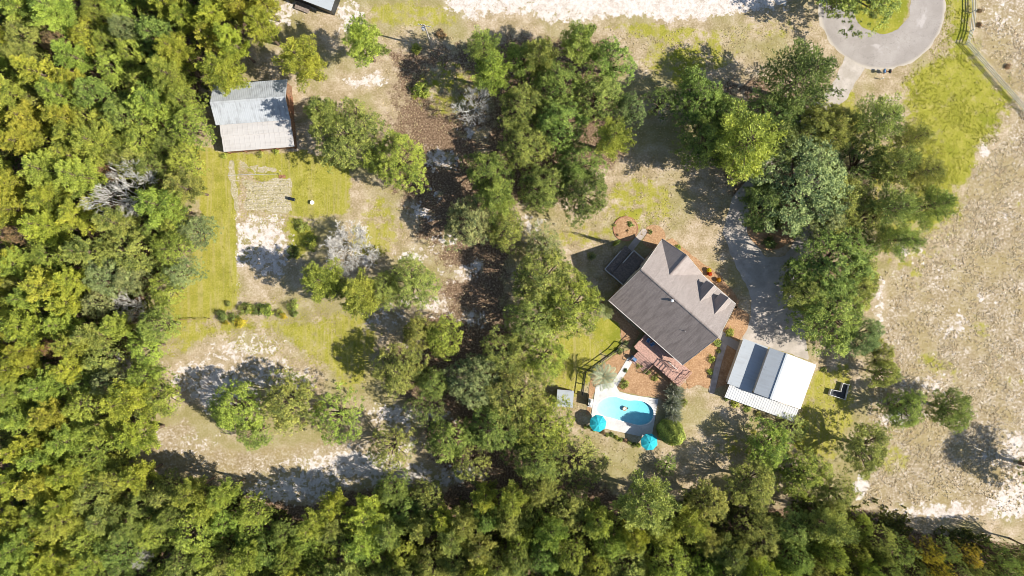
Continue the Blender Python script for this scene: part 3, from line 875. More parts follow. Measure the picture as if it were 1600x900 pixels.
    for c in (13.0, 15.2): framed('u', 6.35, c, 1.6, 3.0, 1.1)
    o = MB().box(9.2, 11.0, -6.41, -6.352, 1.1, 3.1).build('door', M['glass'], house); MB().box(10.05, 10.15, -6.46, -6.412, 1.1, 3.1).build('door_stile', M['trim'], o)
    o = MB().box(10.3, 11.3, 6.352, 6.41, 0.5, 2.6).build('door', M['barnwood'], house); MB().box(11.12, 11.18, 6.41, 6.47, 1.4, 1.55).build('handle', M['galv'], o)
    o = MB().box(0.29, 0.348, -1.9, -0.9, 1.35, 3.35).build('door', M['trim'], house); MB().box(0.24, 0.288, -1.05, -.98, 2.3, 2.42).build('handle', M['black_metal'], o)
    MB().box(0.33, HL - 0.33, -6.37, 6.37, -0.2, 0.5).build('foundation', M['brick'], house)
build_house()

def deck(name, label, parent_frame, x0, x1, y0, y1, z, mat, along='x', bw=0.19):
    e = empty(name, parent_frame.location, parent_frame.rotation_euler.z)
    tag(e, label, 'deck')
    n = int(((y1 - y0) if along == 'x' else (x1 - x0)) / bw)
    rng = random.Random(5)
    for i in range(n):
        dzz = rng.uniform(-.004, .004)
        if along == 'x': MB().box(x0, x1, y0 + i * bw + .008, y0 + (i + 1) * bw - .008, z - .04 + dzz, z + dzz).build('board', M[mat], e)
        else: MB().box(x0 + i * bw + .008, x0 + (i + 1) * bw - .008, y0, y1, z - .04 + dzz, z + dzz).build('board', M[mat], e)
    MB().box(x0 + .03, x1 - .03, y0 + .03, y1 - .03, z - .28, z - .05).build('joist_frame', M['deck_grey'], e)
    nx = max(2, int((x1 - x0) / 2.4) + 1)
    for i in range(nx):
        for y in (y0 + .15, y1 - .15):
            x = x0 + .12 + (x1 - x0 - .24) * i / (nx - 1)
            MB().box(x - .06, x + .06, y - .06, y + .06, -.1, z - .281).build('support_post', M['deck_grey'], e)
    return e
def railing(e, pts, z, mat, h=1.0, gap=1.7, balus=True):
    for a, b in zip(pts[:-1], pts[1:]):
        a3 = Vector((a[0], a[1], z)); b3 = Vector((b[0], b[1], z)); L = (b3 - a3).length; n = max(1, round(L / gap))
        for i in range(n + 1):
            p = a3.lerp(b3, i / n); MB().box(p.x - .05, p.x + .05, p.y - .05, p.y + .05, z + .002, z + h).build('rail_post', M[mat], e)
        up = Vector((0, 0, 1))
        MB().beam(a3 + up * (h + .025), b3 + up * (h + .025), 0.14, 0.045).build('handrail', M[mat], e)
        MB().beam(a3 + up * .14, b3 + up * .14, 0.05, 0.08).build('bottom_rail', M[mat], e)
        if balus:
            mb = MB(); k = int(L / .3)
            for i in range(1, k):
                p = a3.lerp(b3, i / k); mb.box(p.x - .018, p.x + .018, p.y - .018, p.y + .018, z + .18, z + h - .002)
            mb.build('balusters', M[mat], e)['kind'] = 'stuff'
def stairs(e, x0, x1, y0, dy, z0, n, mat, axis='y', z1=0.0):
    for i in range(n):
        z = z0 + (z1 - z0) * (i + 1) / (n + 1)
        if axis == 'y':
            a, b = y0 + dy * i, y0 + dy * (i + 1)
            MB().box(x0, x1, min(a, b) + .01, max(a, b) - .01, z - .05, z).build('step', M[mat], e)
        else:
            a, b = y0 + dy * i, y0 + dy * (i + 1)
            MB().box(min(a, b) + .01, max(a, b) - .01, x0, x1, z - .05, z).build('step', M[mat], e)

dk = deck('back_deck', 'reddish-brown wooden deck with rails along the pool side of the house', house, 8.9, 19.2, -9.9, -6.48, 1.15, 'deck', 'x')
railing(dk, [(8.95, -6.7), (8.95, -9.85), (10.0, -9.85)], 1.15, 'deck')
railing(dk, [(13.4, -9.85), (19.15, -9.85), (19.15, -6.6)], 1.15, 'deck')
railing(dk, [(14.9, -7.9), (17.0, -7.9)], 1.15, 'trim', .95)
stairs(dk, 10.1, 13.3, -9.92, -0.34, 1.15, 6, 'deck')
for s in (10.05, 13.35):
    MB().beam((s, -9.93, 0.98), (s, -12.2, 0.02), 0.06, 0.24).build('stringer', M['deck'], dk)
    MB().beam((s, -9.93, 2.0), (s, -12.2, 1.0), 0.08, 0.05).build('handrail', M['deck'], dk)
    for q in (0.5, 1.0):
        yy = -9.93 - 2.27 * q; MB().box(s - .045, s + .045, yy - .045, yy + .045, -.05, 1.98 - q).build('rail_post', M['deck'], dk)
for i in range(6):                              # open slatted shade over the far end
    MB().beam((15.4 + i * .62, -9.75, 3.02), (15.4 + i * .62, -7.6, 3.02), 0.07, 0.14).build('shade_slat', M['deck'], dk)
for (x, y) in ((15.3, -9.7), (18.6, -9.7), (15.3, -7.7), (18.6, -7.7)):
    MB().box(x - .06, x + .06, y - .06, y + .06, 1.152, 2.82).build('shade_post', M['deck'], dk)
for y in (-9.7, -7.7):
    MB().beam((15.1, y, 2.885), (18.8, y, 2.885), 0.07, 0.12).build('shade_beam', M['deck'], dk)
dn = deck('side_deck', 'grey wooden deck in the house shadow on the gable end', house, -2.3, 0.30, -3.1, 2.7, 1.3, 'deck_grey', 'y')
MB().box(-3.9, -2.32, -3.1, 1.2, 0.78, 0.82).build('lower_platform', M['deck_grey'], dn)
MB().box(-3.85, -2.36, -3.05, 1.15, 0.0, 0.775).build('platform_skirt', M['deck_grey'], dn)
railing(dn, [(-2.25, -0.2), (-2.25, 2.65), (0.2, 2.65)], 1.3, 'trim')
railing(dn, [(-2.3, -3.05), (-3.85, -3.05), (-3.85, 1.15)], 0.82, 'trim')
railing(dn, [(0.2, -3.05), (-2.25, -3.05)], 1.3, 'trim')
stairs(dn, -3.8, -2.4, 1.22, 0.36, 0.8, 4, 'deck_grey')

# ------------------------------------------------------------------ garage with raised middle and lean-to
G0 = P(1204.5, 622.5, 5.4)
gar = empty('garage', (G0.x, G0.y, 0), R(-19.8))
tag(gar, 'detached garage with grey and bright white metal roof slopes beside the driveway', 'garage')
def build_garage():
    MB().box(-6.3, 6.2, 0.0, 7.75, -.05, 2.3).build('wall', M['siding'], gar)
    MB().add([(-2.4, 0.02, 2.3), (6.2, .02, 2.3), (6.2, .02, 2.6), (0, .02, 5.2), (-2.4, .02, 4.2),
              (-2.4, 7.73, 2.3), (6.2, 7.73, 2.3), (6.2, 7.73, 2.6), (0, 7.73, 5.2), (-2.4, 7.73, 4.2)],
             [(0, 1, 2, 3, 4), (9, 8, 7, 6, 5), (0, 4, 9, 5)]).build('upper_wall', M['siding'], gar)
    def ribs(o, a, b, c, d, n, mat, nm='rib'):
        mb = MB()
        for i in range(n):
            t = (i + .5) / n; p = Vector(a).lerp(Vector(b), t); q = Vector(d).lerp(Vector(c), t)
            up = Vector((0, 0, .016)); mb.beam(p + up, q + up, 0.04, 0.035)
        r = mb.build(nm, M[mat], o); r['kind'] = 'stuff'
    A = [(0, -.1, 5.4), (0, 7.95, 5.4), (6.5, 7.95, 2.72), (6.5, -.1, 2.72)]
    o = MB().slab(A, .08).build('white_roof_slope', M['metal_white'], gar); o['label'] = 'bright white ribbed metal roof slope'
    ribs(o, A[0], A[1], A[2], A[3], 16, 'metal_white')
    B = [(-.001, -.1, 5.4), (-.001, 7.95, 5.4), (-2.65, 7.95, 4.42), (-2.65, -.1, 4.42)]
    o = MB().slab(B, .08).build('grey_roof_slope', M['metal_grey'], gar); ribs(o, B[0], B[1], B[2], B[3], 14, 'metal_grey')
    C_ = [(-2.42, -.2, 2.95), (-2.42, 8.0, 2.95), (-6.75, 8.0, 2.55), (-6.75, -.2, 2.55)]
    o = MB().slab(C_, .07).build('low_grey_roof', M['metal_grey'], gar); ribs(o, C_[0], C_[1], C_[2], C_[3], 14, 'metal_grey')
    MB().beam((0, -.12, 5.43), (0, 7.97, 5.43), 0.34, 0.05).build('ridge_cap', M['metal_grey'], gar)
    D = [(-6.2, -.22, 2.25), (6.45, -.22, 2.25), (6.45, -2.6, 1.95), (-6.2, -2.6, 1.95)]
    o = MB().slab(D, .06).build('lean_to_roof', M['metal_lean'], gar); ribs(o, D[0], D[1], D[2], D[3], 30, 'metal_lean')
    for i in range(5):
        x = -6.05 + i * 3.08; MB().box(x - .06, x + .06, -2.5, -2.38, 0, 1.9).build('lean_to_post', M['deck_grey'], gar)
    for c in (-4.4, -0.6, 3.6):
        d = MB().box(c - 1.3, c + 1.3, 7.752, 7.80, 0, 2.15).build('garage_door', M['white_paint'], gar)
        for k in range(4): MB().box(c - 1.25, c + 1.25, 7.802, 7.815, .06 + k * .53, .53 + k * .53).build('panel', M['trim'], d)
    MB().beam((-6.7, 8.04, 2.5), (-2.6, 8.04, 2.9), 0.05, 0.16).build('fascia', M['trim'], gar)
    MB().beam((-2.65, 7.99, 4.36), (0, 7.99, 5.34), 0.05, 0.16).build('fascia', M['trim'], gar)
    MB().beam((0, 7.99, 5.34), (6.5, 7.99, 2.66), 0.05, 0.16).build('fascia', M['trim'], gar)
build_garage()

# ------------------------------------------------------------------ barn
B0 = P(446, 152, 5.0)
barn = empty('barn', (B0.x, B0.y, 0), R(4.3))
tag(barn, 'grey metal roofed barn with cream lean-to roof among trees at upper left', 'barn')
def build_barn():
    L = 12.75
    MB().add([(-L + .3, -3, 0), (-.3, -3, 0), (-.3, 3.3, 0), (-L + .3, 3.3, 0), (-L + .3, -3, 3.15), (-.3, -3, 3.15), (-.3, 3.3, 3.15), (-L + .3, 3.3, 3.15), (-L + .3, 0, 4.85), (-.3, 0, 4.85)],
             [(0, 1, 5, 4), (2, 3, 7, 6), (0, 4, 8, 7, 3), (1, 2, 6, 9, 5)]).build('wall', M['barnwood'], barn)
    def ribs(o, a, b, c, d, n, mat):
        mb = MB()
        for i in range(n):
            t = (i + .5) / n; p = Vector(a).lerp(Vector(b), t); q = Vector(d).lerp(Vector(c), t); up = Vector((0, 0, .014)); mb.beam(p + up, q + up, 0.045, 0.03)
        mb.build('rib', M[mat], o)['kind'] = 'stuff'
    A = [(-L, 0, 5.0), (0, 0, 5.0), (0, 3.6, 3.2), (-L, 3.6, 3.2)]
    o = MB().slab(A, .07).build('north_roof_slope', M['metal_barn'], barn); ribs(o, *A, 40, 'metal_barn')
    B = [(-L, -.001, 5.0), (0, -.001, 5.0), (0, -3.35, 3.3), (-L, -3.35, 3.3)]
    o = MB().slab(B, .07).build('south_roof_slope', M['metal_barn'], barn); o['label'] = 'weathered grey metal slope with dark streaks'; ribs(o, *B, 40, 'metal_barn')
    MB().beam((-L, 0, 5.03), (0, 0, 5.03), 0.36, 0.05).build('ridge_cap', M['metal_barn'], barn)
    C_ = [(-L + .55, -3.05, 3.08), (-.02, -3.05, 3.08), (-.02, -5.25, 2.9), (-L + .55, -5.25, 2.9)]
    o = MB().slab(C_, .06).build('lean_to_roof', M['metal_cream'], barn); o['label'] = 'cream metal lean-to roof, upper strip'; ribs(o, *C_, 14, 'metal_cream')
    D = [(-L + .55, -5.1, 2.68), (.02, -5.1, 2.68), (.02, -7.75, 2.2), (-L + .55, -7.75, 2.2)]
    o = MB().slab(D, .06).build('lean_to_roof', M['metal_cream'], barn); o['label'] = 'cream metal lean-to roof, lower strip'; ribs(o, *D, 14, 'metal_cream')
    MB().box(-L + .75, -.2, -7.55, -3.02, -.02, 2.1).build('lean_to_wall', M['barnwood'], barn)
    for i in range(5):
        x = -L + .9 + i * 2.85; MB().box(x - .07, x + .07, -7.7, -7.56, 0, 2.12).build('post', M['rust'], barn)
    d = MB().box(-.298, -.24, -1.6, 1.4, 0, 2.8).build('door', M['rust'], barn); MB().box(-.24, -.18, 1.1, 1.25, 1.1, 1.4).build('handle', M['black_metal'], d)
build_barn()

# neighbour's trailer at the top edge, mostly outside the frame
nb = empty('mobile_home', P(517, 17, 3.0) * 1.0, 0); nb.location.z = 0; nb.rotation_euler.z = R(-21)
tag(nb, 'dark-sided building with pale grey roof at the top edge, corner only', 'building')
MB().box(-13.7, -.3, .3, 4.2, 0, 2.7).build('wall', M['black_plastic'], nb)
MB().slab([(-14, 0, 3.0), (0, 0, 3.0), (0, 2.25, 3.25), (-14, 2.25, 3.25)], .08).slab([(-14, 2.25, 3.25), (0, 2.25, 3.25), (0, 4.5, 3.0), (-14, 4.5, 3.0)], .08).build('roof', M['metal_grey'], nb)
MB().beam((-14, -.04, 2.93), (0, -.04, 2.93), 0.08, 0.16).build('gutter', M['black_metal'], nb)
for x in (-4, -9): MB().box(x - .5, x + .5, .25, .298, 1.2, 2.2).build('window', M['glass'], nb)
MB().box(-7.2, -4.6, -1.1, .28, 0.3, .45).build('porch', M['deck_grey'], nb)

# small shed roof half under the trees left of the pool
sh = empty('garden_shed', P(882, 620), R(-4)); tag(sh, 'small shed with grey ribbed metal roof half under the tree left of the pool', 'shed')
MB().box(-1.3, 1.15, -1.2, 1.3, 0, 1.95).build('wall', M['barnwood'], sh)
S_ = [(-1.5, -1.4, 2.1), (-1.5, 1.5, 2.1), (1.35, 1.5, 2.35), (1.35, -1.4, 2.35)]
o = MB().slab(S_, .05).build('roof', M['metal_grey'], sh)
mb = MB()
for i in range(8):
    y = -1.25 + i * .36; mb.beam((-1.5, y, 2.115), (1.35, y, 2.365), .05, .03)
mb.build('rib', M['metal_grey'], o)['kind'] = 'stuff'

# ------------------------------------------------------------------ foliage prototypes
def leaf_cards(C, N, L, Wd, rng, tint, name):
    """one four-cornered leaf per row: centre C, normal N, length L, width Wd"""
    n = len(C)
    a = rng.normal(size=(n, 3)); N = N / (np.linalg.norm(N, axis=1, keepdims=True) + 1e-9)
    d = np.cross(N, a); d /= (np.linalg.norm(d, axis=1, keepdims=True) + 1e-9); e = np.cross(N, d)
    L = np.asarray(L)[:, None]; Wd = np.asarray(Wd)[:, None]
    bend = N * (0.12 * L)
    V = np.stack([C - d * L * .5 - bend * .6, C + e * Wd * .5 + bend * .3, C + d * L * .5 - bend * .6, C - e * Wd * .5 + bend * .3], 1).reshape(-1, 3)
    Q = np.arange(n * 4).reshape(-1, 4)
    me = np_mesh(name, V, Q)
    set_attr(me, 'tint', np.repeat(tint, 4))
    return me
def needle_cards(C, D, L, Wd, rng, tint, name):
    """slender leaf starting at C and running along D"""
    n = len(C); D = D / (np.linalg.norm(D, axis=1, keepdims=True) + 1e-9)
    a = rng.normal(size=(n, 3)); e = np.cross(D, a); e /= (np.linalg.norm(e, axis=1, keepdims=True) + 1e-9)
    L = np.asarray(L)[:, None]; Wd = np.asarray(Wd)[:, None]
    V = np.stack([C, C + D * L * .55 + e * Wd * .5, C + D * L, C + D * L * .55 - e * Wd * .5], 1).reshape(-1, 3)
    me = np_mesh(name, V, np.arange(n * 4).reshape(-1, 4)); set_attr(me, 'tint', np.repeat(tint, 4)); return me
def unit(rng, n):
    v = rng.normal(size=(n, 3)); return v / np.linalg.norm(v, axis=1, keepdims=True)

def oak_proto(seed, nl=13, dens=1.0, flat=0.8, gap=0.25, leaf=0.19):
    """broadleaf of radius ~5 m, height ~9 m"""
    rng = np.random.RandomState(seed); rnd = random.Random(seed)
    lobes = [(0.3 * rng.normal(), 0.3 * rng.normal(), 7.6, 1.5)]
    for k in range(nl):
        t = 6.283 * (k * 0.618 + rng.uniform(-.08, .08)); q = rng.uniform(.35, 1.0) if k > nl // 2 else rng.uniform(.75, 1.0)
        rr = rng.uniform(.75, 1.55); rad = (5.0 - rr * .8) * q * rng.uniform(.85, 1.08)
        lobes.append((rad * math.cos(t), rad * math.sin(t), 7.3 - 2.6 * q ** 2 + rng.uniform(-.5, .6), rr))
    Cs = []; Ns = []; Ts = []
    ph = rng.rand(3) * 6.28
    def clump(c, d, tn):
        m = rng.randint(12, 24); w = unit(rng, m) * (rng.rand(m, 1) ** .6) * np.array([.40, .40, .24]) * rng.uniform(.6, 1.3)
        Cs.append(c + w); Ns.append(d * .5 + unit(rng, m) * .8 + np.array([0.1, 0, .55])); Ts.append(np.clip(tn + rng.normal(0, .22) + rng.normal(0, .24, m), 0, 1))
    # ragged dome of sprays
    for _ in range(int(820 * dens)):
        t = rng.rand() * 6.283; edge = 5.0 * (1 + .12 * math.sin(2 * t + ph[0]) + .10 * math.sin(3 * t + ph[1]) + .09 * math.sin(5 * t + ph[2]) + .05 * math.sin(9 * t))
        q = math.sqrt(rng.rand()); x, y = q * edge * math.cos(t), q * edge * math.sin(t)
        lo = float(vnoise(x * .42 + seed * 7.7, y * .42 + 3)); hi = .6 * float(vnoise(x * .95 + seed * 3.1, y * .95 + 11)) + .4 * float(vnoise(x * 2.2 + seed * 1.3, y * 2.2 + 7))
        if hi < .18 + gap * .75 and rng.rand() < .85: continue
        z = 7.6 - 3.1 * q ** 2.4 + (lo - .5) * 3.0 + (hi - .5) * 1.1 - abs(rng.normal(0, .5))
        if rng.rand() < .22: z -= rng.uniform(.6, 2.0)
        clump(np.array([x, y, max(z, 2.2)]), np.array([x * .18, y * .18, 1.0]), .2 + .6 * lo)
    # denser boughs
    for (x, y, z, r) in lobes:
        nc = int(20 * r * r * dens); lt = rng.uniform(.25, .8)
        u = unit(rng, nc); u[:, 2] = np.where(u[:, 2] < -.35, -u[:, 2], u[:, 2])
        cc = np.array([x, y, z]) + u * np.array([1, 1, flat]) * r * rng.uniform(.5, 1.1, (nc, 1))
        for c, d in zip(cc, u):
            if rng.rand() > gap: clump(c, d, lt)
    C = np.concatenate(Cs); N = np.concatenate(Ns); T = np.concatenate(Ts); n = len(C)
    L = leaf * rng.uniform(.7, 1.45, n)
    crown = leaf_cards(C, N, L, L * rng.uniform(.45, .7, n), rng, T, 'oak_crown')
    mb = MB(); lean = (rnd.uniform(-.3, .3), rnd.uniform(-.3, .3))
    mb.tube([(0, 0, -.3), (lean[0] * .3, lean[1] * .3, 1.2), (lean[0], lean[1], 2.8)], [.42, .32, .26], 8)
    for (x, y, z, r) in lobes:
        h = rnd.uniform(1.8, 2.8); s = Vector((lean[0] * h / 2.8, lean[1] * h / 2.8, h)); e = Vector((x, y, z))
        mid = s.lerp(e, .5) + Vector((rnd.uniform(-.4, .4), rnd.uniform(-.4, .4), .35))
        mb.tube([s, mid, e], [.17, .11, .05], 6)
        for _ in range(6):
            q = e + Vector((rnd.uniform(-1, 1), rnd.uniform(-1, 1), rnd.uniform(-.2, .9))) * r * .9
            mb.tube([mid.lerp(e, rnd.uniform(.2, 1)), q], [.045, .015], 4, cap=False)
    return crown, mb.mesh('oak_trunk')

def pine_proto(seed, H=14.0, dens=1.0, rad=3.6, low=.40, needle=.33):
    """pine of radius ~3.8 m, height 14 m: whorled limbs carrying needle tufts"""
    rng = np.random.RandomState(seed); rnd = random.Random(seed)
    mb = MB(); mb.tube([(0, 0, -.3), (.08, .05, H * .4), (0, 0, H * .75), (0, 0, H * .99)], [.30, .24, .13, .03], 7)
    Cs = []; Ds = []; Ts = []
    def tuft(c, d, tn, m):
        u = unit(rng, m); dd = u + np.array(d) * .6 + np.array([0, 0, .55])
        Cs.append(np.array(c) + rng.normal(0, .10, (m, 3))); Ds.append(dd); Ts.append(np.clip(tn + rng.normal(0, .24, m), 0, 1))
    z = H * low
    while z < H * .97:
        f = (z - H * low) / (H * (1 - low)); LL = rad * (1 - f ** 1.6) * (0.75 + .25 * min(1, f * 5)) + .35
        nb = rng.randint(4, 7); t0 = rng.rand() * 6.28
        for k in range(nb):
            if rng.rand() < .10: continue
            t = t0 + 6.283 * k / nb + rng.uniform(-.3, .3); L = LL * rng.uniform(.68, 1.14); rise = rng.uniform(-.05, .35) + f * .5
            d = np.array([math.cos(t), math.sin(t), rise]); tn = rng.uniform(.2, .85)
            a = np.array([0, 0, z]); e = a + d * L; e[2] += .12 * L
            mb.tube([a, a + d * L * .5, e], [.06 + .02 * (1 - f), .045, .015], 4, cap=False)
            ns = max(3, int(L / .27))
            for s in range(ns):
                q = .22 + .78 * (s + rng.rand()) / ns; c = a + d * L * q; c[2] += .12 * L * q * q
                sp = .55 * L * .5 * (1.1 - q) + .22
                for sd in (-1, 0, 1):
                    if rng.rand() < .15: continue
                    side = np.array([-d[1], d[0], 0]) * sd * sp * rng.uniform(.4, 1.1)
                    tuft(c + side + d * abs(sd) * .2, d + side * .8, tn + rng.normal(0, .1), int(rng.randint(11, 20) * dens))
        z += rng.uniform(.62, .95)
    tuft((0, 0, H), (0, 0, 1), .6, 30)
    C = np.concatenate(Cs); D = np.concatenate(Ds); T = np.concatenate(Ts); n = len(C)
    crown = needle_cards(C, D, needle * rng.uniform(.65, 1.2, n), .105 * rng.uniform(.7, 1.3, n), rng, T, 'pine_crown')
    return crown, mb.mesh('pine_trunk')

def shrub_proto(seed, n=900, round_=False, leaf=.16):
    """shrub of radius 1 m, height ~1.4 m"""
    rng = np.random.RandomState(seed)
    if round_:
        u = unit(rng, n); u[:, 2] = np.abs(u[:, 2]); C = u * rng.uniform(.82, 1.0, (n, 1)) * np.array([1, 1, 1.25]) ; C += .04 * np.sin(C[:, [1, 2, 0]] * 9)
        N = u + unit(rng, n) * .5
        T = np.clip(.5 + .25 * np.sin(C[:, 0] * 6 + C[:, 1] * 7) + rng.normal(0, .15, n), 0, 1)
    else:
        k = 26; u = unit(rng, k); u[:, 2] = np.abs(u[:, 2]); cc = u * rng.uniform(.35, .85, (k, 1)) * np.array([1, 1, 1.2]); w = rng.randint(0, k, n)
        C = cc[w] + rng.normal(0, .15, (n, 3)); N = u[w] + unit(rng, n) * .8 + np.array([0, 0, .4]); T = np.clip(rng.rand(k)[w] + rng.normal(0, .12, n), 0, 1)
    C[:, 2] = np.maximum(C[:, 2], .03)
    L = leaf * rng.uniform(.7, 1.4, n)
    cr = leaf_cards(C, N, L, L * .6, rng, T, 'shrub_leaves')
    mb = MB(); r = random.Random(seed)
    for i in range(7):
        t = i * .9; mb.tube([(0, 0, -.1), (.3 * math.cos(t), .3 * math.sin(t), .5), (.6 * math.cos(t), .6 * math.sin(t), 1.0)], [.035, .025, .01], 4)
    return cr, mb.mesh('shrub_stems')

def bare_proto(seed, R0=5.0, H=7.0, depth=5, spread=.75, n0=6, thin=1.0):
    """leafless tree, twigs and all"""
    rnd = random.Random(seed); tr = MB(); tw = MB()
    tr.tube([(0, 0, -.3), (0.05, .05, H * .22)], [.32 * thin, .26 * thin], 8)
    def grow(p, d, L, r, lev):
        jit = lambda a: Vector((rnd.uniform(-1, 1), rnd.uniform(-1, 1), rnd.uniform(-.5, .7))) * L * a
        q = p + d * L * .35 + jit(.12); q2 = p + d * L * .7 + jit(.14)
        e = p + d * L + Vector((0, 0, L * .06)) + jit(.1)
        (tr if lev < 2 else tw).tube([p, q, q2, e], [r, r * .85, r * .7, r * .5], 5 if lev < 2 else 3, cap=False)
        if lev >= depth: return
        for k in range(3 if lev > 0 else 4):
            ax = Vector((rnd.uniform(-1, 1), rnd.uniform(-1, 1), rnd.uniform(-.5, .8)))
            nd = (d + ax * spread).normalized(); s = p.lerp(e, rnd.uniform(.45, 1.0))
            grow(s, nd, L * rnd.uniform(.55, .78), max(r * .56, .016), lev + 1)
    for k in range(n0):
        t = 6.283 * k / n0 + rnd.uniform(-.3, .3)
        grow(Vector((0, 0, H * .2)), Vector((math.cos(t) * .9, math.sin(t) * .9, rnd.uniform(.5, 1.3))).normalized(), R0 * .44 * rnd.uniform(.8, 1.15), .14 * thin, 0)
    return tw.mesh('bare_twigs'), tr.mesh('bare_trunk')

def palm_proto(seed, nf=20, H=3.2, L=2.5):
    rng = random.Random(seed); fr = []; mb = MB()
    for i in range(7):
        pass
    mb.tube([(0, 0, -.2), (.05, 0, H * .5), (0, .05, H)], [.20, .16, .15], 9)
    for i in range(12):
        z = H * (.15 + .07 * i); t = i * 2.4
        mb.tube([(.13 * math.cos(t), .13 * math.sin(t), z), (.26 * math.cos(t), .26 * math.sin(t), z + .16)], [.05, .02], 4)
    for k in range(nf):
        t = k * 2.39996; up = 1.25 - 1.55 * k / nf; m = MB(); pts = []
        for s in range(9):
            q = s / 8; a = up - 1.35 * q * q
            if s == 0: p = Vector((0, 0, H))
            else: p = pts[-1] + Vector((math.cos(t) * math.cos(a), math.sin(t) * math.cos(a), math.sin(a))) * (L / 8)
            pts.append(p)
        m.tube(pts, [.03 - .0028 * i for i in range(9)], 4)
        side = Vector((-math.sin(t), math.cos(t), 0))
        for s in range(1, 9):
            for sub in (0, .33, .66):
                if s == 8 and sub: continue
                p = pts[s].lerp(pts[s + 1], sub) if s < 8 else pts[s]
                d = (pts[s] - pts[s - 1]).normalized(); ll = .62 * math.sin(math.pi * min(.95, (s + sub) / 9 + .12)) + .15
                for sg in (-1, 1):
                    e = p + (side * sg * .8 + d * .7 + Vector((0, 0, -.18))).normalized() * ll; w = d * .085
                    m.add([p - w, e, p + w, p + (e - p) * .5 + Vector((0, 0, .02))], [(0, 1, 3), (3, 1, 2)])
        me = m.mesh('palm_frond'); set_attr(me, 'tint', np.full(len(me.vertices), rng.uniform(.3, .8))); fr.append(me)
    return fr, mb.mesh('palm_trunk')

PROTO = {
    'oak': [oak_proto(s, nl=n, gap=g) for s, n, g in ((1, 24, .3), (2, 20, .33), (3, 26, .3), (4, 21, .36), (5, 23, .33), (6, 18, .3))],
    'oak_sparse': [oak_proto(s, nl=19, dens=.55, gap=.4, leaf=.19) for s in (11, 12)],
    'pine': [pine_proto(s) for s in (21, 22, 23, 24, 25)],
    'pine_sparse': [pine_proto(s, dens=.62, rad=4.1, low=.30) for s in (31, 32)],
    'shrub': [shrub_proto(s) for s in (41, 42, 43)],
    'round_shrub': [shrub_proto(51, 5200, True, .11)],
    'bare': [bare_proto(61, R0=5.4, depth=6, spread=.9, n0=8, thin=.5), bare_proto(62, R0=5.8, depth=5, spread=.75, n0=7, thin=.55)],
}
for k, lst in PROTO.items():
    for cr, tr in lst:
        cr.materials.append(M['needle' if 'pine' in k else 'leaf'] if k != 'bare' else M['palebark'])
        tr.materials.append(M['bark'] if k != 'bare' else M['palebark'])
BASE_R = {'oak': 5.0, 'oak_sparse': 5.0, 'pine': 4.1, 'pine_sparse': 4.5, 'shrub': 1.0, 'round_shrub': 1.0, 'bare': 5.0}
BASE_H = {'oak': 9.0, 'oak_sparse': 9.0, 'pine': 14.0, 'pine_sparse': 14.0, 'shrub': 1.3, 'round_shrub': 1.25, 'bare': 7.0}
TONE = {'yel': (0.420, 0.450, 0.066), 'lime': (0.365, 0.435, 0.078), 'grn': (0.275, 0.360, 0.080), 'oli': (0.345, 0.390, 0.095),
        'drk': (0.185, 0.240, 0.062), 'gry': (0.325, 0.375, 0.145), 'gold': (0.53, 0.45, 0.05), 'blu': (0.225, 0.310, 0.110), 'brn': (0.33, 0.23, 0.12)}
CN = {'yel': 'yellow-green', 'lime': 'lime-green', 'grn': 'mid-green', 'oli': 'olive-green', 'drk': 'dark green', 'gry': 'grey-green', 'gold': 'golden-yellow', 'blu': 'bluish-green', 'brn': 'brown'}
TREE_NAME = {'oak': 'oak_tree', 'oak_sparse': 'oak_tree', 'pine': 'pine_tree', 'pine_sparse': 'pine_tree', 'bare': 'bare_tree', 'shrub': 'shrub', 'round_shrub': 'shrub'}
_cnt = [0]
def plant(kind, px, py, rpx, tone, label, h=None, group=None, cat=None, var=None, bare_mat=None):
    """plant whose crown is seen at photo pixel (px,py) with radius rpx; placed at its true ground position"""
    _cnt[0] += 1; rnd = random.Random(_cnt[0] * 7 + 3)
    lst = PROTO[kind]; cr, tr = lst[(var if var is not None else rnd.randrange(len(lst))) % len(lst)]
    if h is None:
        h = {'oak': 8.3 + rpx * .07, 'oak_sparse': 7.0 + rpx * .07, 'pine': 10 + rpx * .11, 'pine_sparse': 10 + rpx * .08, 'bare': 5 + rpx * .06, 'shrub': rpx * MPP * 1.2, 'round_shrub': rpx * MPP * 1.25}[kind]
    zc = h * (.7 if 'pine' in kind else .68 if kind in ('oak', 'oak_sparse') else .6)
    p = P(px, py, zc); rr = rpx * MPP * (1 - zc / CAM_H); s = rr / BASE_R[kind]
    root = empty(TREE_NAME[kind], (p.x, p.y, 0), rnd.uniform(0, 6.283)); root.scale = (s, s * rnd.uniform(.92, 1.08), h / BASE_H[kind])
    tag(root, label, cat or {'shrub': 'shrub', 'round_shrub': 'shrub'}.get(kind, 'tree'), group)
    a = link('crown' if 'shrub' not in kind else 'foliage', cr, None, root); b = link('trunk' if 'shrub' not in kind else 'stems', tr, None, root)
    if kind == 'bare' :
        a.name = 'branches'
    c = TONE[tone]; j = 1 + rnd.uniform(-.13, .13); a.color = (c[0] * j * rnd.uniform(.93, 1.07), c[1] * j, c[2] * j, 1)
    return root

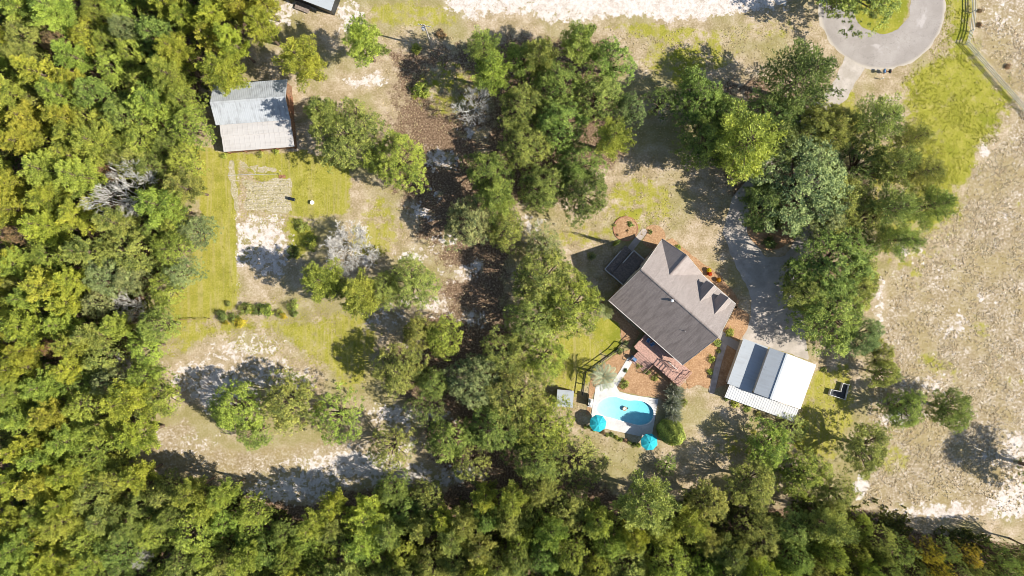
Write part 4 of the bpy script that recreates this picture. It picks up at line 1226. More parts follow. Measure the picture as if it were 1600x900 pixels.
# ------------------------------------------------------------------ trees of the yard: (kind, px, py, radius px, tone, where)
YARD = [
    ('pine', 346, 112, 42, 'yel', 'leaning over the upper left corner of the barn roof'),
    ('pine', 470, 93, 46, 'yel', 'just above the right end of the barn'),
    ('pine', 565, 62, 43, 'lime', 'between the barn and the utility pole'),
    ('pine', 405, 38, 30, 'yel', 'above the barn by the sand at the top edge'),
    ('oak', 540, 208, 62, 'oli', 'to the right of the barn'),
    ('pine', 503, 178, 34, 'oli', 'close to the right end of the barn, shading its roof'),
    ('oak', 618, 250, 50, 'lime', 'with a pale crown right of the oak beside the barn'),
    ('pine', 768, 112, 36, 'lime', 'just above the small bare grey tree'),
    ('oak', 815, 92, 34, 'grn', 'at the upper left of the big central clump'),
    ('pine', 843, 84, 34, 'oli', 'in the top row of the big central clump, second from left'),
    ('pine', 905, 66, 38, 'grn', 'at the top of the big central clump, reaching the sand'),
    ('oak', 955, 92, 40, 'grn', 'at the upper right of the big central clump'),
    ('oak', 872, 130, 44, 'grn', 'in the middle of the big central clump'),
    ('oak', 935, 148, 42, 'oli', 'in the big central clump, left of the bluish tree'),
    ('oak', 985, 168, 30, 'blu', 'at the right edge of the big central clump'),
    ('oak', 815, 165, 42, 'oli', 'to the right of the small bare grey tree'),
    ('oak', 878, 192, 46, 'grn', 'below the centre of the big central clump'),
    ('pine', 958, 215, 38, 'lime', 'at the lower right of the big central clump'),
    ('oak', 820, 225, 44, 'oli', 'at the left side of the big central clump, halfway down'),
    ('oak', 905, 255, 44, 'grn', 'in the lower part of the big central clump'),
    ('oak', 910, 298, 48, 'drk', 'at the bottom of the big central clump above the lawn'),
    ('oak', 850, 290, 44, 'oli', 'at the lower left of the big central clump'),
    ('oak', 762, 268, 40, 'grn', 'standing left of the big central clump, upper one of three'),
    ('pine', 778, 310, 38, 'grn', 'standing left of the big central clump, middle one of three'),
    ('oak', 735, 345, 46, 'gry', 'standing left of the big central clump, lowest of three'),
    ('oak', 790, 358, 36, 'oli', 'between the big central clump and the tree left of the house'),
    ('oak', 1092, 150, 40, 'grn', 'left of the tall dark pine by the cul-de-sac'),
    ('oak_sparse', 1035, 158, 28, 'drk', 'right of the bluish tree in the gap above the lawn'),
    ('pine_sparse', 1258, 118, 64, 'drk', 'beside the road end, tall and spiky'),
    ('oak', 1226, 228, 44, 'drk', 'dark, over the middle of the driveway below the tall dark pine'),
    ('oak', 1135, 178, 36, 'grn', 'between the tree left of the tall pine and the bright pine'),
    ('oak', 1196, 318, 34, 'drk', 'dark, on the driveway island'),
    ('oak', 1322, 318, 44, 'oli', 'between the broad greyish oak and the thin trees at the field'),
    ('oak_sparse', 1335, 385, 40, 'grn', 'just above the big oak right of the driveway'),
    ('oak', 1290, 345, 36, 'gry', 'right of the driveway loop, below the broad greyish oak'),
    ('pine_sparse', 1430, 215, 30, 'oli', 'at the upper edge of the thin trees by the bright grass'),
    ('oak', 1275, 195, 36, 'oli', 'over the driveway between tall pine and greyish oak'),
    ('oak_sparse', 1240, 668, 26, 'oli', 'small, touching the lower edge of the garage lean-to'),
    ('oak', 1108, 790, 36, 'oli', 'above the bottom wood, right of the big one below the pool'),
    ('oak', 655, 520, 30, 'oli', 'small, left of the small bright oak in the middle'),
    ('pine', 1165, 225, 60, 'lime', 'above the driveway, the brightest crown there'),
    ('oak', 1110, 222, 40, 'grn', 'to the left of the bright pine above the driveway'),
    ('oak', 1212, 178, 40, 'drk', 'between the tall dark pine and the bright pine above the driveway'),
    ('oak', 1308, 200, 38, 'oli', 'right of the driveway where it leaves the cul-de-sac'),
    ('oak', 1262, 283, 74, 'gry', 'over the driveway loop, broad and greyish'),
    ('pine_sparse', 1378, 185, 44, 'oli', 'below the mailbox at the road'),
    ('oak_sparse', 1352, 255, 42, 'drk', 'right of the broad greyish oak, upper one'),
    ('pine_sparse', 1402, 255, 40, 'oli', 'next to the bright green grass, upper right of the driveway trees'),
    ('pine_sparse', 1445, 268, 36, 'oli', 'standing out in the bright green grass'),
    ('pine_sparse', 1462, 320, 36, 'grn', 'farthest right by the edge of the field, below the bright grass'),
    ('pine_sparse', 1400, 325, 44, 'oli', 'left of the tree at the field edge'),
    ('oak_sparse', 1352, 345, 42, 'oli', 'right of the broad greyish oak, lower one'),
    ('pine_sparse', 1410, 375, 34, 'grn', 'lowest of the thin trees at the field edge'),
    ('oak', 1300, 415, 62, 'grn', 'right of the driveway, big upper crown of two'),
    ('oak', 1345, 440, 38, 'oli', 'on the field side of the big oak right of the driveway'),
    ('oak', 1308, 492, 62, 'grn', 'right of the driveway above the garage, big lower crown of two'),
    ('oak', 1262, 455, 36, 'oli', 'overhanging the driveway in front of the house'),
    ('oak', 1352, 525, 36, 'blu', 'between the garage and the field, bluish'),
    ('oak', 1378, 552, 24, 'oli', 'by the field right of the garage, upper one'),
    ('oak', 1386, 586, 27, 'oli', 'by the field right of the garage, lower one'),
    ('oak', 1418, 640, 36, 'grn', 'alone in the field, left one of two'),
    ('oak', 1492, 642, 37, 'grn', 'alone in the field, right one of two'),
    ('oak', 1358, 704, 46, 'oli', 'below the right end of the garage by the field'),
    ('oak', 848, 432, 56, 'oli', 'to the left of the house, upper crown of two'),
    ('oak', 892, 478, 58, 'lime', 'close against the left corner of the house'),
    ('oak', 835, 500, 50, 'oli', 'to the left of the house, lower crown of two'),
    ('oak_sparse', 850, 385, 34, 'gry', 'pale and thin, above the trees left of the house'),
    ('oak', 850, 560, 42, 'lime', 'above the garden shed'),
    ('oak', 790, 555, 44, 'oli', 'left of the tree above the garden shed'),
    ('oak', 745, 595, 50, 'gry', 'in the lower middle of the lot, greyish'),
    ('oak', 805, 625, 58, 'oli', 'directly left of the garden shed'),
    ('oak', 848, 668, 52, 'lime', 'left of the lower parasol, wide and light'),
    ('oak', 772, 672, 48, 'grn', 'in the lower middle, below the greyish oak'),
    ('oak_sparse', 900, 722, 50, 'oli', 'below the pool to the left, thin crowned'),
    ('oak', 838, 722, 46, 'grn', 'between the lower middle trees and the bottom wood'),
    ('oak', 700, 690, 40, 'grn', 'in the lower middle, right of the white sand'),
    ('oak_sparse', 735, 725, 36, 'oli', 'in the lower middle, just above the bottom wood'),
    ('oak', 692, 528, 36, 'lime', 'small and bright in the middle of the lot'),
    ('oak', 622, 578, 44, 'oli', 'above the white sand in the middle of the lot'),
    ('oak', 642, 442, 44, 'oli', 'right of the large bare grey tree'),
    ('pine', 505, 438, 42, 'lime', 'directly below the left of the large bare grey tree'),
    ('pine', 560, 462, 46, 'lime', 'below the large bare grey tree, right one of two'),
    ('oak', 598, 455, 32, 'oli', 'between the pines below the bare tree and the oak right of it'),
    ('oak', 365, 640, 48, 'lime', 'in the lower left clearing, left one of three'),
    ('oak', 448, 632, 50, 'oli', 'in the lower left clearing, middle one of three'),
    ('oak_sparse', 525, 652, 44, 'lime', 'in the lower left clearing, right one of three'),
    ('oak', 392, 680, 28, 'grn', 'in the lower left clearing, small and low'),
    ('oak_sparse', 610, 702, 40, 'oli', 'on the white sand left of the lower middle trees'),
    ('oak_sparse', 665, 640, 34, 'drk', 'at the right end of the white sand patch'),
    ('oak', 675, 600, 30, 'oli', 'small, between the sand and the greyish oak'),
    ('oak', 1205, 700, 44, 'lime', 'below the garage, left one of two'),
    ('oak', 1262, 745, 46, 'lime', 'below the garage, right one of two'),
    ('oak', 1180, 760, 44, 'oli', 'at the edge of the bottom wood below the garage'),
    ('oak', 1310, 775, 36, 'oli', 'at the corner of the bottom wood by the field'),
    ('oak_sparse', 85, 62, 27, 'brn', 'withered, in the upper left wood'),
    ('oak_sparse', 166, 262, 19, 'brn', 'withered, just above the big dead tree in the left wood'),
    ('oak_sparse', 22, 362, 22, 'brn', 'withered, at the left edge below the big dead tree'),
    ('oak_sparse', 78, 545, 18, 'brn', 'withered, in the left wood level with the clearing'),
    ('oak_sparse', 1042, 728, 18, 'grn', 'small, below the round green bush'),
    ('pine', 1010, 790, 56, 'oli', 'large, standing out of the bottom wood below the pool'),
    ('oak', 288, 196, 36, 'lime', 'at the left wall of the barn'),
    ('oak', 1345, -40, 66, 'grn', 'cut by the top edge inside the cul-de-sac'),
    ('oak', 1648, 742, 50, 'oli', 'shading the sand at the right edge of the field'),
    ('pine_sparse', 755, 70, 34, 'grn', 'above the bare grey tree near the top sand'),
    ('oak', 245, 620, 34, 'lime', 'at the wood edge left of the lower clearing'),
]
for (kind, x, y, r, tone, where) in YARD:
    r = r * (1.08 if x > 1040 and y < 460 else .92 if kind == 'oak' else .97)
    nm = 'pine' if 'pine' in kind else 'oak'
    plant(kind, x, y, r, tone, '%s %s %s' % (CN[tone], nm, where), group='trees standing in the yard', h={(540, 208): 11.0, (503, 178): 14, (1042, 728): 3.5, (1205, 700): 8.5, (1262, 745): 9.5, (1240, 668): 4.0, (900, 722): 8.0, (1418, 640): 8.5, (1492, 642): 8.5, (1386, 586): 8, (1378, 552): 7.5, (1358, 704): 10.5, (1258, 118): 17, (1345, -40): 15}.get((x, y)))
plant('bare', 546, 388, 54, 'gry', 'large leafless pale grey tree right of the garden', h=7.5, var=0, cat='tree')
plant('bare', 742, 165, 34, 'gry', 'small leafless pale grey tree left of the big central clump', h=6.5, var=1, cat='tree')
plant('bare', 195, 302, 56, 'gry', 'big dead pale tree with sprawling limbs in the left wood', h=13, var=1, cat='tree')
plant('bare', 205, 480, 30, 'gry', 'dead pale branches in the left wood level with the hedge', h=6, var=1, cat='tree')
plant('bare', 190, 575, 26, 'gry', 'leafless grey tree at the wood edge left of the clearing', h=6, var=0, cat='tree')
plant('bare', 838, 372, 28, 'gry', 'thin leafless tree left of the round garden bed', h=5.5, var=1, cat='tree')
plant('bare', 225, 865, 20, 'gry', 'small leafless tree in the bottom left wood', h=8, var=0, cat='tree')

# ------------------------------------------------------------------ woods, tree by tree
def woods():
    rng = random.Random(99)
    left = [(-55, -60), (420, -60), (412, 25), (365, 65), (300, 100), (268, 160), (270, 215), (268, 250), (300, 300), (285, 400), (250, 455), (232, 505), (205, 560), (222, 640), (225, 665), (190, 720), (215, 775), (215, 960), (-55, 960)]
    bot = [(215, 775), (330, 775), (365, 795), (470, 825), (520, 800), (590, 765), (660, 795), (790, 788), (860, 775), (950, 815), (1085, 835), (1140, 848), (1240, 825), (1330, 815), (1350, 850), (1440, 870), (1640, 880), (1640, 960), (215, 960)]
    fl, fb = sd_poly(left), sd_poly(bot)
    placed = [(r[1], r[2], r[3]) for r in YARD] + [(195, 300, 50), (205, 480, 24), (190, 575, 20), (225, 865, 14)]
    out = []
    for zone, f, bb, n in (('left', fl, (-55, 420, -60, 960), 6000), ('bottom', fb, (215, 1640, 765, 960), 6000)):
        for _ in range(n):
            x = rng.uniform(bb[0], bb[1]); y = rng.uniform(bb[2], bb[3]); r = rng.uniform(24, 41)
            if f(np.array([x]), np.array([y]))[0] > (12 if r < 33 else 2): continue
            if x > 1340: r *= .72
            if any((x - a) ** 2 + (y - b) ** 2 < (.575 * (r + c)) ** 2 for a, b, c in placed): continue
            placed.append((x, y, r)); out.append((zone, x, y, r))
    rows = {}
    for zone, x, y, r in out:
        q = rng.random()
        if zone == 'left':
            if x < 130 - (y - 450) * .02: kind, tone = ('pine', rng.choice(['yel', 'lime', 'yel', 'lime'])) if q < .72 else ('oak', rng.choice(['oli', 'lime', 'yel']))
            elif y > 620: kind, tone = ('pine', rng.choice(['lime', 'yel', 'oli'])) if q < .5 else ('oak', rng.choice(['lime', 'oli', 'grn']))
            elif y < 130 and x > 250: kind, tone = 'pine', rng.choice(['yel', 'yel', 'lime'])
            else: kind, tone = ('oak', rng.choice(['grn', 'lime', 'lime', 'oli', 'gry'])) if q < .75 else ('pine', rng.choice(['lime', 'oli']))
        else:
            kind, tone = ('pine', rng.choice(['lime', 'yel', 'oli', 'lime'])) if q < .5 else ('oak', rng.choice(['oli', 'lime', 'grn', 'oli', 'lime']))
            if x > 1380: kind, tone = 'oak_sparse', rng.choice(['oli', 'gold', 'grn', 'oli'])
        # strips give each tree an address in the wood
        if zone == 'left':
            if y < 120: s = 'the wood above the barn'
            elif y < 330: s = 'the wood left of the barn' if x > 110 else 'the upper left-edge wood'
            elif y < 520: s = 'the wood beside the left lawn' if x > 110 else 'the middle left-edge wood'
            elif y < 720: s = 'the wood left of the clearing' if x > 110 else 'the lower left-edge wood'
            else: s = 'the bottom left corner wood'
        else:
            s = ('the bottom wood below the clearing' if x < 480 else 'the bottom wood below the white sand' if x < 720 else 'the bottom wood left of the pool' if x < 920 else
                 'the bottom wood below the pool' if x < 1120 else 'the bottom wood below the garage' if x < 1350 else 'the thin wood below the field')
        rows.setdefault((CN[tone] + ' ' + ('pine' if 'pine' in kind else 'oak'), s), []).append((kind, x, y, r, tone, zone))
    ORD = ['first', 'second', 'third', 'fourth', 'fifth', 'sixth', 'seventh', 'eighth', 'ninth', 'tenth', 'eleventh', 'twelfth', 'thirteenth', 'fourteenth', 'fifteenth', 'sixteenth', 'seventeenth', 'eighteenth', 'nineteenth', 'twentieth', 'twenty-first', 'twenty-second', 'twenty-third', 'twenty-fourth']
    tot = 0
    for (what, s), lst in rows.items():
        bott = lst[0][5] == 'bottom'
        lst.sort(key=(lambda t: t[1]) if bott else (lambda t: t[2]))
        for i, (kind, x, y, r, tone, zone) in enumerate(lst):
            if len(lst) == 1: lab = 'the only %s in %s' % (what, s)
            else: lab = '%s in %s, %s from the %s' % (what, s, ORD[min(i, 23)], 'left' if bott else 'top')
            plant(kind, x, y, r, tone, lab, h=rng.uniform(8.5, 13) if kind != 'pine' else rng.uniform(11, 16), group='trees of the surrounding woods'); tot += 1
    print('wood trees', tot)
woods()

# ------------------------------------------------------------------ shrubs
def shrubs():
    g = 'shrubs in the hedge row below the garden'
    hx = [(344, 492, 9, 'drk'), (358, 481, 8, 'oli'), (362, 494, 9, 'grn'), (376, 487, 9, 'oli'), (392, 479, 9, 'yel'), (402, 489, 10, 'drk'), (415, 480, 9, 'grn'), (418, 493, 9, 'lime'), (432, 487, 8, 'oli'), (441, 490, 9, 'gold'), (452, 482, 8, 'oli'), (460, 489, 8, 'drk')]
    O = ['first', 'second', 'third', 'fourth', 'fifth', 'sixth', 'seventh', 'eighth', 'ninth', 'tenth', 'eleventh', 'last']
    for i, (x, y, r, t) in enumerate(hx): plant('shrub', x + [0, -3, 2, 4, -2, 0, 3, -4, 2, 0, 3, -2][i], y + [2, -6, 3, -3, 5, -4, 1, -7, 3, 4, -5, 1][i], r * [1.3, .8, 1.1, 1.4, .9, 1.2, .75, 1.3, 1.0, .8, 1.35, .9][i], t, '%s shrub, %s from the left in the hedge row below the garden' % (CN[t], O[i]), h=[2.0, 1.1, 1.6, 1.9, 1.2, 1.7, .9, 1.8, 1.3, 1.1, 1.9, 1.2][i], group=g)
    plant('shrub', 372, 505, 11, 'gold', 'larger golden-yellow bush in front of the hedge row', h=1.9)
    plant('shrub', 351, 505, 5, 'gold', 'small golden-yellow bush left of the larger yellow one', h=1.2)
    gp = 'low shrubs edging the pool deck'
    O2 = ['first', 'second', 'third', 'fourth', 'fifth', 'sixth', 'seventh', 'eighth', 'ninth', 'tenth', 'eleventh', 'twelfth', 'thirteenth']
    for i in range(13):
        x = 915 + i * 6.9; y = 660 + i * 2.7 + (i % 3) * 1.2 + (8 if i == 0 else 4)
        t = ['oli', 'drk', 'lime', 'oli', 'brn'][i % 5]
        plant('shrub', x, y, 4.6, t, '%s low shrub, %s from the left below the pool deck' % (CN[t], O2[i]), h=.8, group=gp)
    for i, (x, y, r, t, w) in enumerate([(1112, 561, 7.2, 'lime', 'round pale shrub, upper of the two in the bed between house and garage'), (1110.5, 581, 6.5, 'lime', 'round pale shrub, lower of the two in the bed between house and garage'),
                                 (1122, 536, 8, 'oli', 'bush against the right corner of the house roof'), (1124, 549, 5, 'oli', 'smallest shrub in the bed between house and garage'),
                                 (1142, 520, 9, 'lime', 'bright bush in the straw bed between house and driveway'), (975, 600, 9.5, 'grn', 'dark bush right of the white path where it meets the pool deck'),
                                 (978, 579, 4.5, 'drk', 'small dark shrub halfway along the white path'), (1000, 571, 7, 'oli', 'shrub below the deck steps, nearest the path'), (1012, 580, 7, 'drk', 'shrub below the deck steps, middle one'), (1024, 590, 7, 'oli', 'shrub below the deck, right one'),
                                 (968, 548, 7, 'drk', 'dark shrub at the upper end of the black fence'), (979, 536, 5, 'gry', 'grey shrub at the left end of the back deck'),
                                 (986, 350, 5.5, 'grn', 'dark green shrub in the round garden bed'), (965, 367, 3, 'brn', 'tiny brown shrub at the left of the round garden bed'), (981, 361, 2.8, 'brn', 'tiny brown shrub in the middle of the round garden bed'),
                                 (1016, 362, 4.5, 'drk', 'dark shrub in the half-round bed by the house'), (1060, 386, 5, 'lime', 'bright shrub at the front corner of the house'),
                                 (1150, 631, 8, 'lime', 'bright low bush at the lower left corner of the garage'), (1168, 638, 8, 'grn', 'second low bush along the bottom side of the garage'), (1137, 622, 7, 'drk', 'dark bush left of the garage lean-to'), (1185, 646, 6, 'oli', 'third low bush along the bottom side of the garage'),
                                 (1288, 577, 5, 'grn', 'small green bush right of the garage roof'), (650, 74, 11, 'lime', 'bright bush at the foot of the utility pole'), (655, 138, 17, 'lime', 'low bright bush in the shade below the utility pole'), (688, 52, 9, 'brn', 'brown weedy bush right of the utility pole'),
                                 (1190, 305, 16, 'drk', 'dark shrub at the top of the driveway island'), (1222, 300, 15, 'grn', 'green shrub at the upper right of the driveway island'), (1185, 350, 16, 'grn', 'green shrub at the left of the driveway island'), (1215, 345, 17, 'drk', 'dark shrub in the middle of the driveway island'), (1205, 380, 13, 'drk', 'dark shrub at the bottom of the driveway island'), (1240, 340, 12, 'oli', 'olive shrub at the right of the driveway island'),
                                 (1340, 14, 7, 'lime', 'small bush on the cul-de-sac island, left one'), (1368, 22, 7, 'drk', 'dark low bush on the cul-de-sac island, middle one'), (1390, 24, 5, 'brn', 'brown low bush on the cul-de-sac island, right one'), (1378, 8, 9, 'lime', 'bright bush near the top of the cul-de-sac island'),
                                 (1533, 16, 5, 'brn', 'brown weed clump right of the rail fence, upper one'), (1532, 38, 5, 'brn', 'brown weed clump right of the rail fence, lower one'), (1577, 103, 6, 'brn', 'brown weed clump in the upper right field'),
                                 (470, 352, 13, 'grn', 'bush left of the large bare grey tree, upper one'), (485, 378, 14, 'lime', 'bush left of the large bare grey tree, lower one'), (456, 395, 12, 'drk', 'dark bush beside the sand patch below the garden'),
                                 (1060, 665, 8, 'drk', 'dark bush above the round green bush'), (1070, 630, 7, 'oli', 'small bush right of the pampas grass'), (925, 400, 9, 'gry', 'silvery bush beside the shaded side deck'), (960, 352, 3, 'oli', 'tiny plant left of the round garden bed'),
                                 (348, 243, 6, 'lime', 'weed clump below the left end of the barn'), (405, 240, 6, 'oli', 'weed clump below the middle of the barn'), (430, 236, 7, 'lime', 'weed clump below the right half of the barn')]):
        plant('shrub', x, y, r, t, ('%s' % w), h=max(.5, r * MPP * 1.15))
    plant('round_shrub', 1054, 680, 22, 'lime', 'large round clipped bright green bush beside the pool', h=6.8).children[0].color = (.42, .52, .12, 1)
    # slender columnar evergreen casting the long thin shadow
    r = plant('shrub', 966, 378, 4.2, 'grn', 'slender tall evergreen by the shaded corner of the house', h=8.2, cat='tree'); r.name = 'columnar_evergreen'
shrubs()

# palms and pampas grass
def palm(px, py, tone, label, s, seed, H=3.2):
    fr, tr = palm_proto(seed, H=H)
    p = P(px, py, H * s); e = empty('palm_tree', (p.x, p.y, 0), 0.3); e.scale = (s, s, s); tag(e, label, 'palm', 'palms near the house')
    tr.materials.append(M['bark']); link('trunk', tr, None, e)
    for m_ in fr:
        m_.materials.append(M['leaf']); o = link('frond', m_, None, e); o.color = (*TONE[tone], 1)
TONE['silver'] = (0.42, 0.48, 0.32)
palm(943, 588, 'silver', 'silvery palm with arching fronds at the upper left corner of the pool deck', 1.1, 5, 3.4)
palm(946, 486, 'gry', 'smaller palm against the left corner of the house', .72, 6, 2.2)
def pampas(px, py, label, s, seed):
    rng = np.random.RandomState(seed); n = 1500
    t = rng.rand(n) * 6.283; el = rng.uniform(.5, 1.5, n); D = np.stack([np.cos(t) * np.cos(el), np.sin(t) * np.cos(el), np.sin(el)], 1)
    C = rng.normal(0, .16, (n, 3)); C[:, 2] = np.abs(C[:, 2]) * .3
    me = needle_cards(C, D, rng.uniform(1.0, 1.9, n), np.full(n, .11), rng, rng.rand(n), 'pampas_blades'); me.materials.append(M['grass_tuft'])
    p = P(px, py, 1.0); e = empty('pampas_grass', (p.x, p.y, 0)); e.scale = (s, s, s); tag(e, label, 'ornamental grass', 'pampas grass clumps right of the pool')
    o = link('blades', me, None, e); o.color = (.44, .48, .33, 1)
    mb = MB(); rr = random.Random(seed)
    for k in range(9):
        a = k * .7; mb.tube([(.1 * math.cos(a), .1 * math.sin(a), 0), (.5 * math.cos(a), .5 * math.sin(a), 1.7), (.7 * math.cos(a), .7 * math.sin(a), 2.2)], [.02, .05, .02], 5)
    mb.build('plumes', M['vinyl'], e)
pampas(1055, 612, 'upper pampas grass clump right of the pool', 1.25, 1)
pampas(1052, 632, 'middle pampas grass clump right of the pool', 1.3, 2)
pampas(1053, 651, 'lower pampas grass clump right of the pool', 1.15, 3)

# ------------------------------------------------------------------ grass tufts, weeds and undergrowth (uncountable)
def tufts(name, label, n, region, h, colr, seed, cat, w=.06, blades=4):
    rng = np.random.RandomState(seed); f = sd_poly(region)
    xs = [p[0] for p in region]; ys = [p[1] for p in region]
    X = rng.uniform(min(xs), max(xs), n * 2); Y = rng.uniform(min(ys), max(ys), n * 2)
    ok = (f(X, Y) + wob((X - 800) * MPP, (Y - 450) * MPP, 24, 5) < 0) & (wob((X - 800) * MPP, (Y - 450) * MPP, 1, 2.2) + rng.normal(0, .5, n * 2) > -.1)
    x = (X[ok] - 800) * MPP; y = (450 - Y[ok]) * MPP
    bad = (f_road(x, y) < .2) | (f_drive(x, y) < .2) | (f_pooldeck(x, y) < .3)
    x, y = x[~bad][:n], y[~bad][:n]; m = len(x)
    base = np.repeat(np.stack([x, y, np.zeros(m)], 1), blades, 0); k = len(base)
    t = rng.rand(k) * 6.283; el = rng.uniform(.15, .9, k); D = np.stack([np.cos(t) * np.cos(el), np.sin(t) * np.cos(el), np.sin(el)], 1)
    sc = np.repeat(rng.uniform(.6, 1.5, m), blades)
    me = needle_cards(base + rng.normal(0, .05, (k, 3)) * np.array([1, 1, 0]), D, h * sc, np.full(k, w * 2), rng, np.repeat(rng.uniform(.42, .74, m), blades), name)
    o = link(name, me, M['grass_tuft']); o.color = (*colr, 1); tag(o, label, cat, kind='stuff')
tufts('field_weeds', 'bleached dry weeds and straw over the right-hand field', 14000, [(1528, 0), (1610, 0), (1610, 810), (1340, 785), (1380, 520), (1390, 430), (1470, 340), (1580, 200), (1530, 90)], .22, (.72, .62, .45), 5, 'weeds', .07)
tufts('lawn_grass', 'rough yellow-green grass on the lawns', 9000, [(300, 235), (480, 235), (545, 255), (545, 345), (372, 340), (372, 480), (580, 480), (570, 600), (330, 530), (250, 540), (290, 430), (310, 330)], .12, (.40, .37, .07), 6, 'grass', .06)
tufts('verge_grass', 'green grass beside the cul-de-sac', 7000, [(1410, 130), (1470, 80), (1484, 0), (1522, 0), (1515, 75), (1590, 165), (1510, 275), (1490, 330), (1420, 250)], .12, (.40, .39, .06), 7, 'grass', .06)
tufts('yard_grass', 'thin dry grass scattered over the yard', 16000, [(600, 40), (1280, 40), (1240, 130), (1110, 330), (950, 380), (900, 560), (1000, 700), (1240, 640), (1330, 560), (1330, 760), (700, 760), (560, 600), (640, 440), (560, 300)], .14, (.56, .49, .27), 8, 'grass', .06)
tufts('undergrowth', 'low green undergrowth on the floor of the left wood', 16000, [(-60, -20), (420, -20), (320, 200), (300, 330), (225, 540), (260, 650), (190, 735), (200, 930), (-60, 930)], .6, (.15, .17, .035), 9, 'undergrowth', .16, 5)
tufts('wood_undergrowth', 'low green undergrowth on the floor of the bottom wood', 12000, [(200, 745), (480, 800), (960, 775), (1330, 790), (1640, 860), (1640, 930), (200, 930)], .6, (.14, .15, .035), 10, 'undergrowth', .16, 5)

# ------------------------------------------------------------------ fences
def rail_fence(name, label, pts, z, h, rails, gap, mat, post, rw, rh):
    e = empty(name, Vector((*pts[0], 0))); tag(e, label, 'fence'); o = Vector((pts[0][0], pts[0][1], 0))
    for a, b in zip(pts[:-1], pts[1:]):
        A = Vector((a[0], a[1], 0)) - o; B = Vector((b[0], b[1], 0)) - o; L = (B - A).length; n = max(1, round(L / gap))
        for i in range(n + 1):
            if i == 0 and a is not pts[0]: continue
            p = A.lerp(B, i / n); MB().box(p.x - post / 2, p.x + post / 2, p.y - post / 2, p.y + post / 2, -.1, h + .06).build('post', M[mat], e)
        d = (B - A).normalized()
        for i in range(n):
            p = A.lerp(B, i / n) + d * post / 2; q = A.lerp(B, (i + 1) / n) - d * post / 2
            for rz in rails:
                MB().beam(p + Vector((0, 0, rz)), q + Vector((0, 0, rz)), rw, rh).build('rail', M[mat], e)
    return e
rail_fence('rail_fence', 'pale three-rail fence bending along the bright green verge', pxp((1517, -40), (1517, 20), (1514, 50), (1507, 70), (1613, 190)), 0, 1.35, (.45, .85, 1.28), 2.5, 'vinyl', .13, .05, .15)
rail_fence('pool_fence', 'black metal fence running from the back deck to the silvery palm', pxp((972, 536), (961, 548), (914, 582)), 0, 1.2, (.15, 1.17), 1.85, 'black_metal', .13, .10, .10)
rail_fence('side_fence', 'black metal fence on the left side of the pool', pxp((914, 584), (909.5, 617)), 0, 1.2, (.15, 1.17), 1.85, 'black_metal', .13, .10, .10)
rail_fence('edging_fence', 'low pale rail along the planting right of the pool', pxp((1046, 618), (1038, 655)), 0, .55, (.5,), 2.0, 'vinyl', .07, .05, .07)
rail_fence('garden_fence', 'thin dark wire fence at the lower end of the left lawn', pxp((284, 499), (328, 498)), 0, 1.0, (.5, .95), 2.2, 'barnwood', .09, .04, .05)
for (a, b, lab) in (((918.5, 615), (917, 632), 'dark green slatted screen panel beside the pool equipment'),):
    A, B = P(*a), P(*b); e = empty('screen_panel', A); tag(e, lab, 'screen')
    d = B - A
    for p in (Vector((0, 0, 0)), d): MB().box(p.x - .05, p.x + .05, p.y - .05, p.y + .05, 0, 1.6).build('post', M['black_metal'], e)
    n = d.normalized()
    for k in range(8):
        MB().beam(n * .06 + Vector((0, 0, .12 + k * .2)), d - n * .06 + Vector((0, 0, .12 + k * .2)), .03, .185).build('slat', M['panel_green'], e)

# ------------------------------------------------------------------ small things
up = empty('utility_pole', P(675.5, 76)); tag(up, 'wooden utility pole with a grey transformer near the top edge', 'utility pole')
MB().tube([(0, 0, -.2), (0, 0, 11.0)], [.17, .11], 10).build('pole', M['greybark'], up)
MB().beam((-1.1, .25, 10.5), (1.0, -.2, 10.5), .10, .12).build('crossarm', M['greybark'], up)
for t in (-.95, -.5, .5, .85):
    MB().lathe([(.04, 0), (.07, .05), (.05, .12), (.03, .2)], 8, (t, -t * .22, 10.561)).build('insulator', M['white_paint'], up)
tr_ = MB().lathe([(.26, 0), (.28, .05), (.28, .85), (.22, .93)], 14, (-.42, .05, 8.6)).build('transformer', M['galv'], up)
MB().lathe([(.05, 0), (.05, .22)], 8, (-.42, .05, 9.531)).build('bushing', M['white_paint'], tr_)

mbx = empty('mailbox', P(1381, 114.5), R(-6)); tag(mbx, 'dark mailbox stand at the lower rim of the cul-de-sac', 'mailbox')
MB().box(-.07, .07, -.07, .07, -.1, 1.15).build('post', M['barnwood'], mbx)
MB().box(-.75, .75, -.09, .09, 1.002, 1.10).build('arm', M['barnwood'], mbx)
for x in (-.5, .45):
    m_ = MB(); pr = [(-.18, 1.11), (.18, 1.11), (.18, 1.30), (.12, 1.39), (0, 1.43), (-.12, 1.39), (-.18, 1.30)]; n = len(pr)
    m_.add([(x + q, -.32, z) for q, z in pr] + [(x + q, .32, z) for q, z in pr], [tuple(range(n))[::1], tuple(range(2 * n - 1, n - 1, -1))] + [(i, i + n, (i + 1) % n + n, (i + 1) % n) for i in range(n)])
    b_ = m_.build('box', M['blue'] if x < 0 else M['black_metal'], mbx); MB().box(x + .185, x + .20, -.1, .1, 1.28, 1.42).build('flag', M['terracotta'], b_)
sg = empty('marker_post', P(1376, 124)); tag(sg, 'small marker post with white plate in the grass below the mailbox', 'marker')
MB().box(-.05, .05, -.05, .05, -.1, .95).build('post', M['white_paint'], sg); MB().box(-.2, .2, -.075, -.052, .55, .9).build('plate', M['trim'], sg)

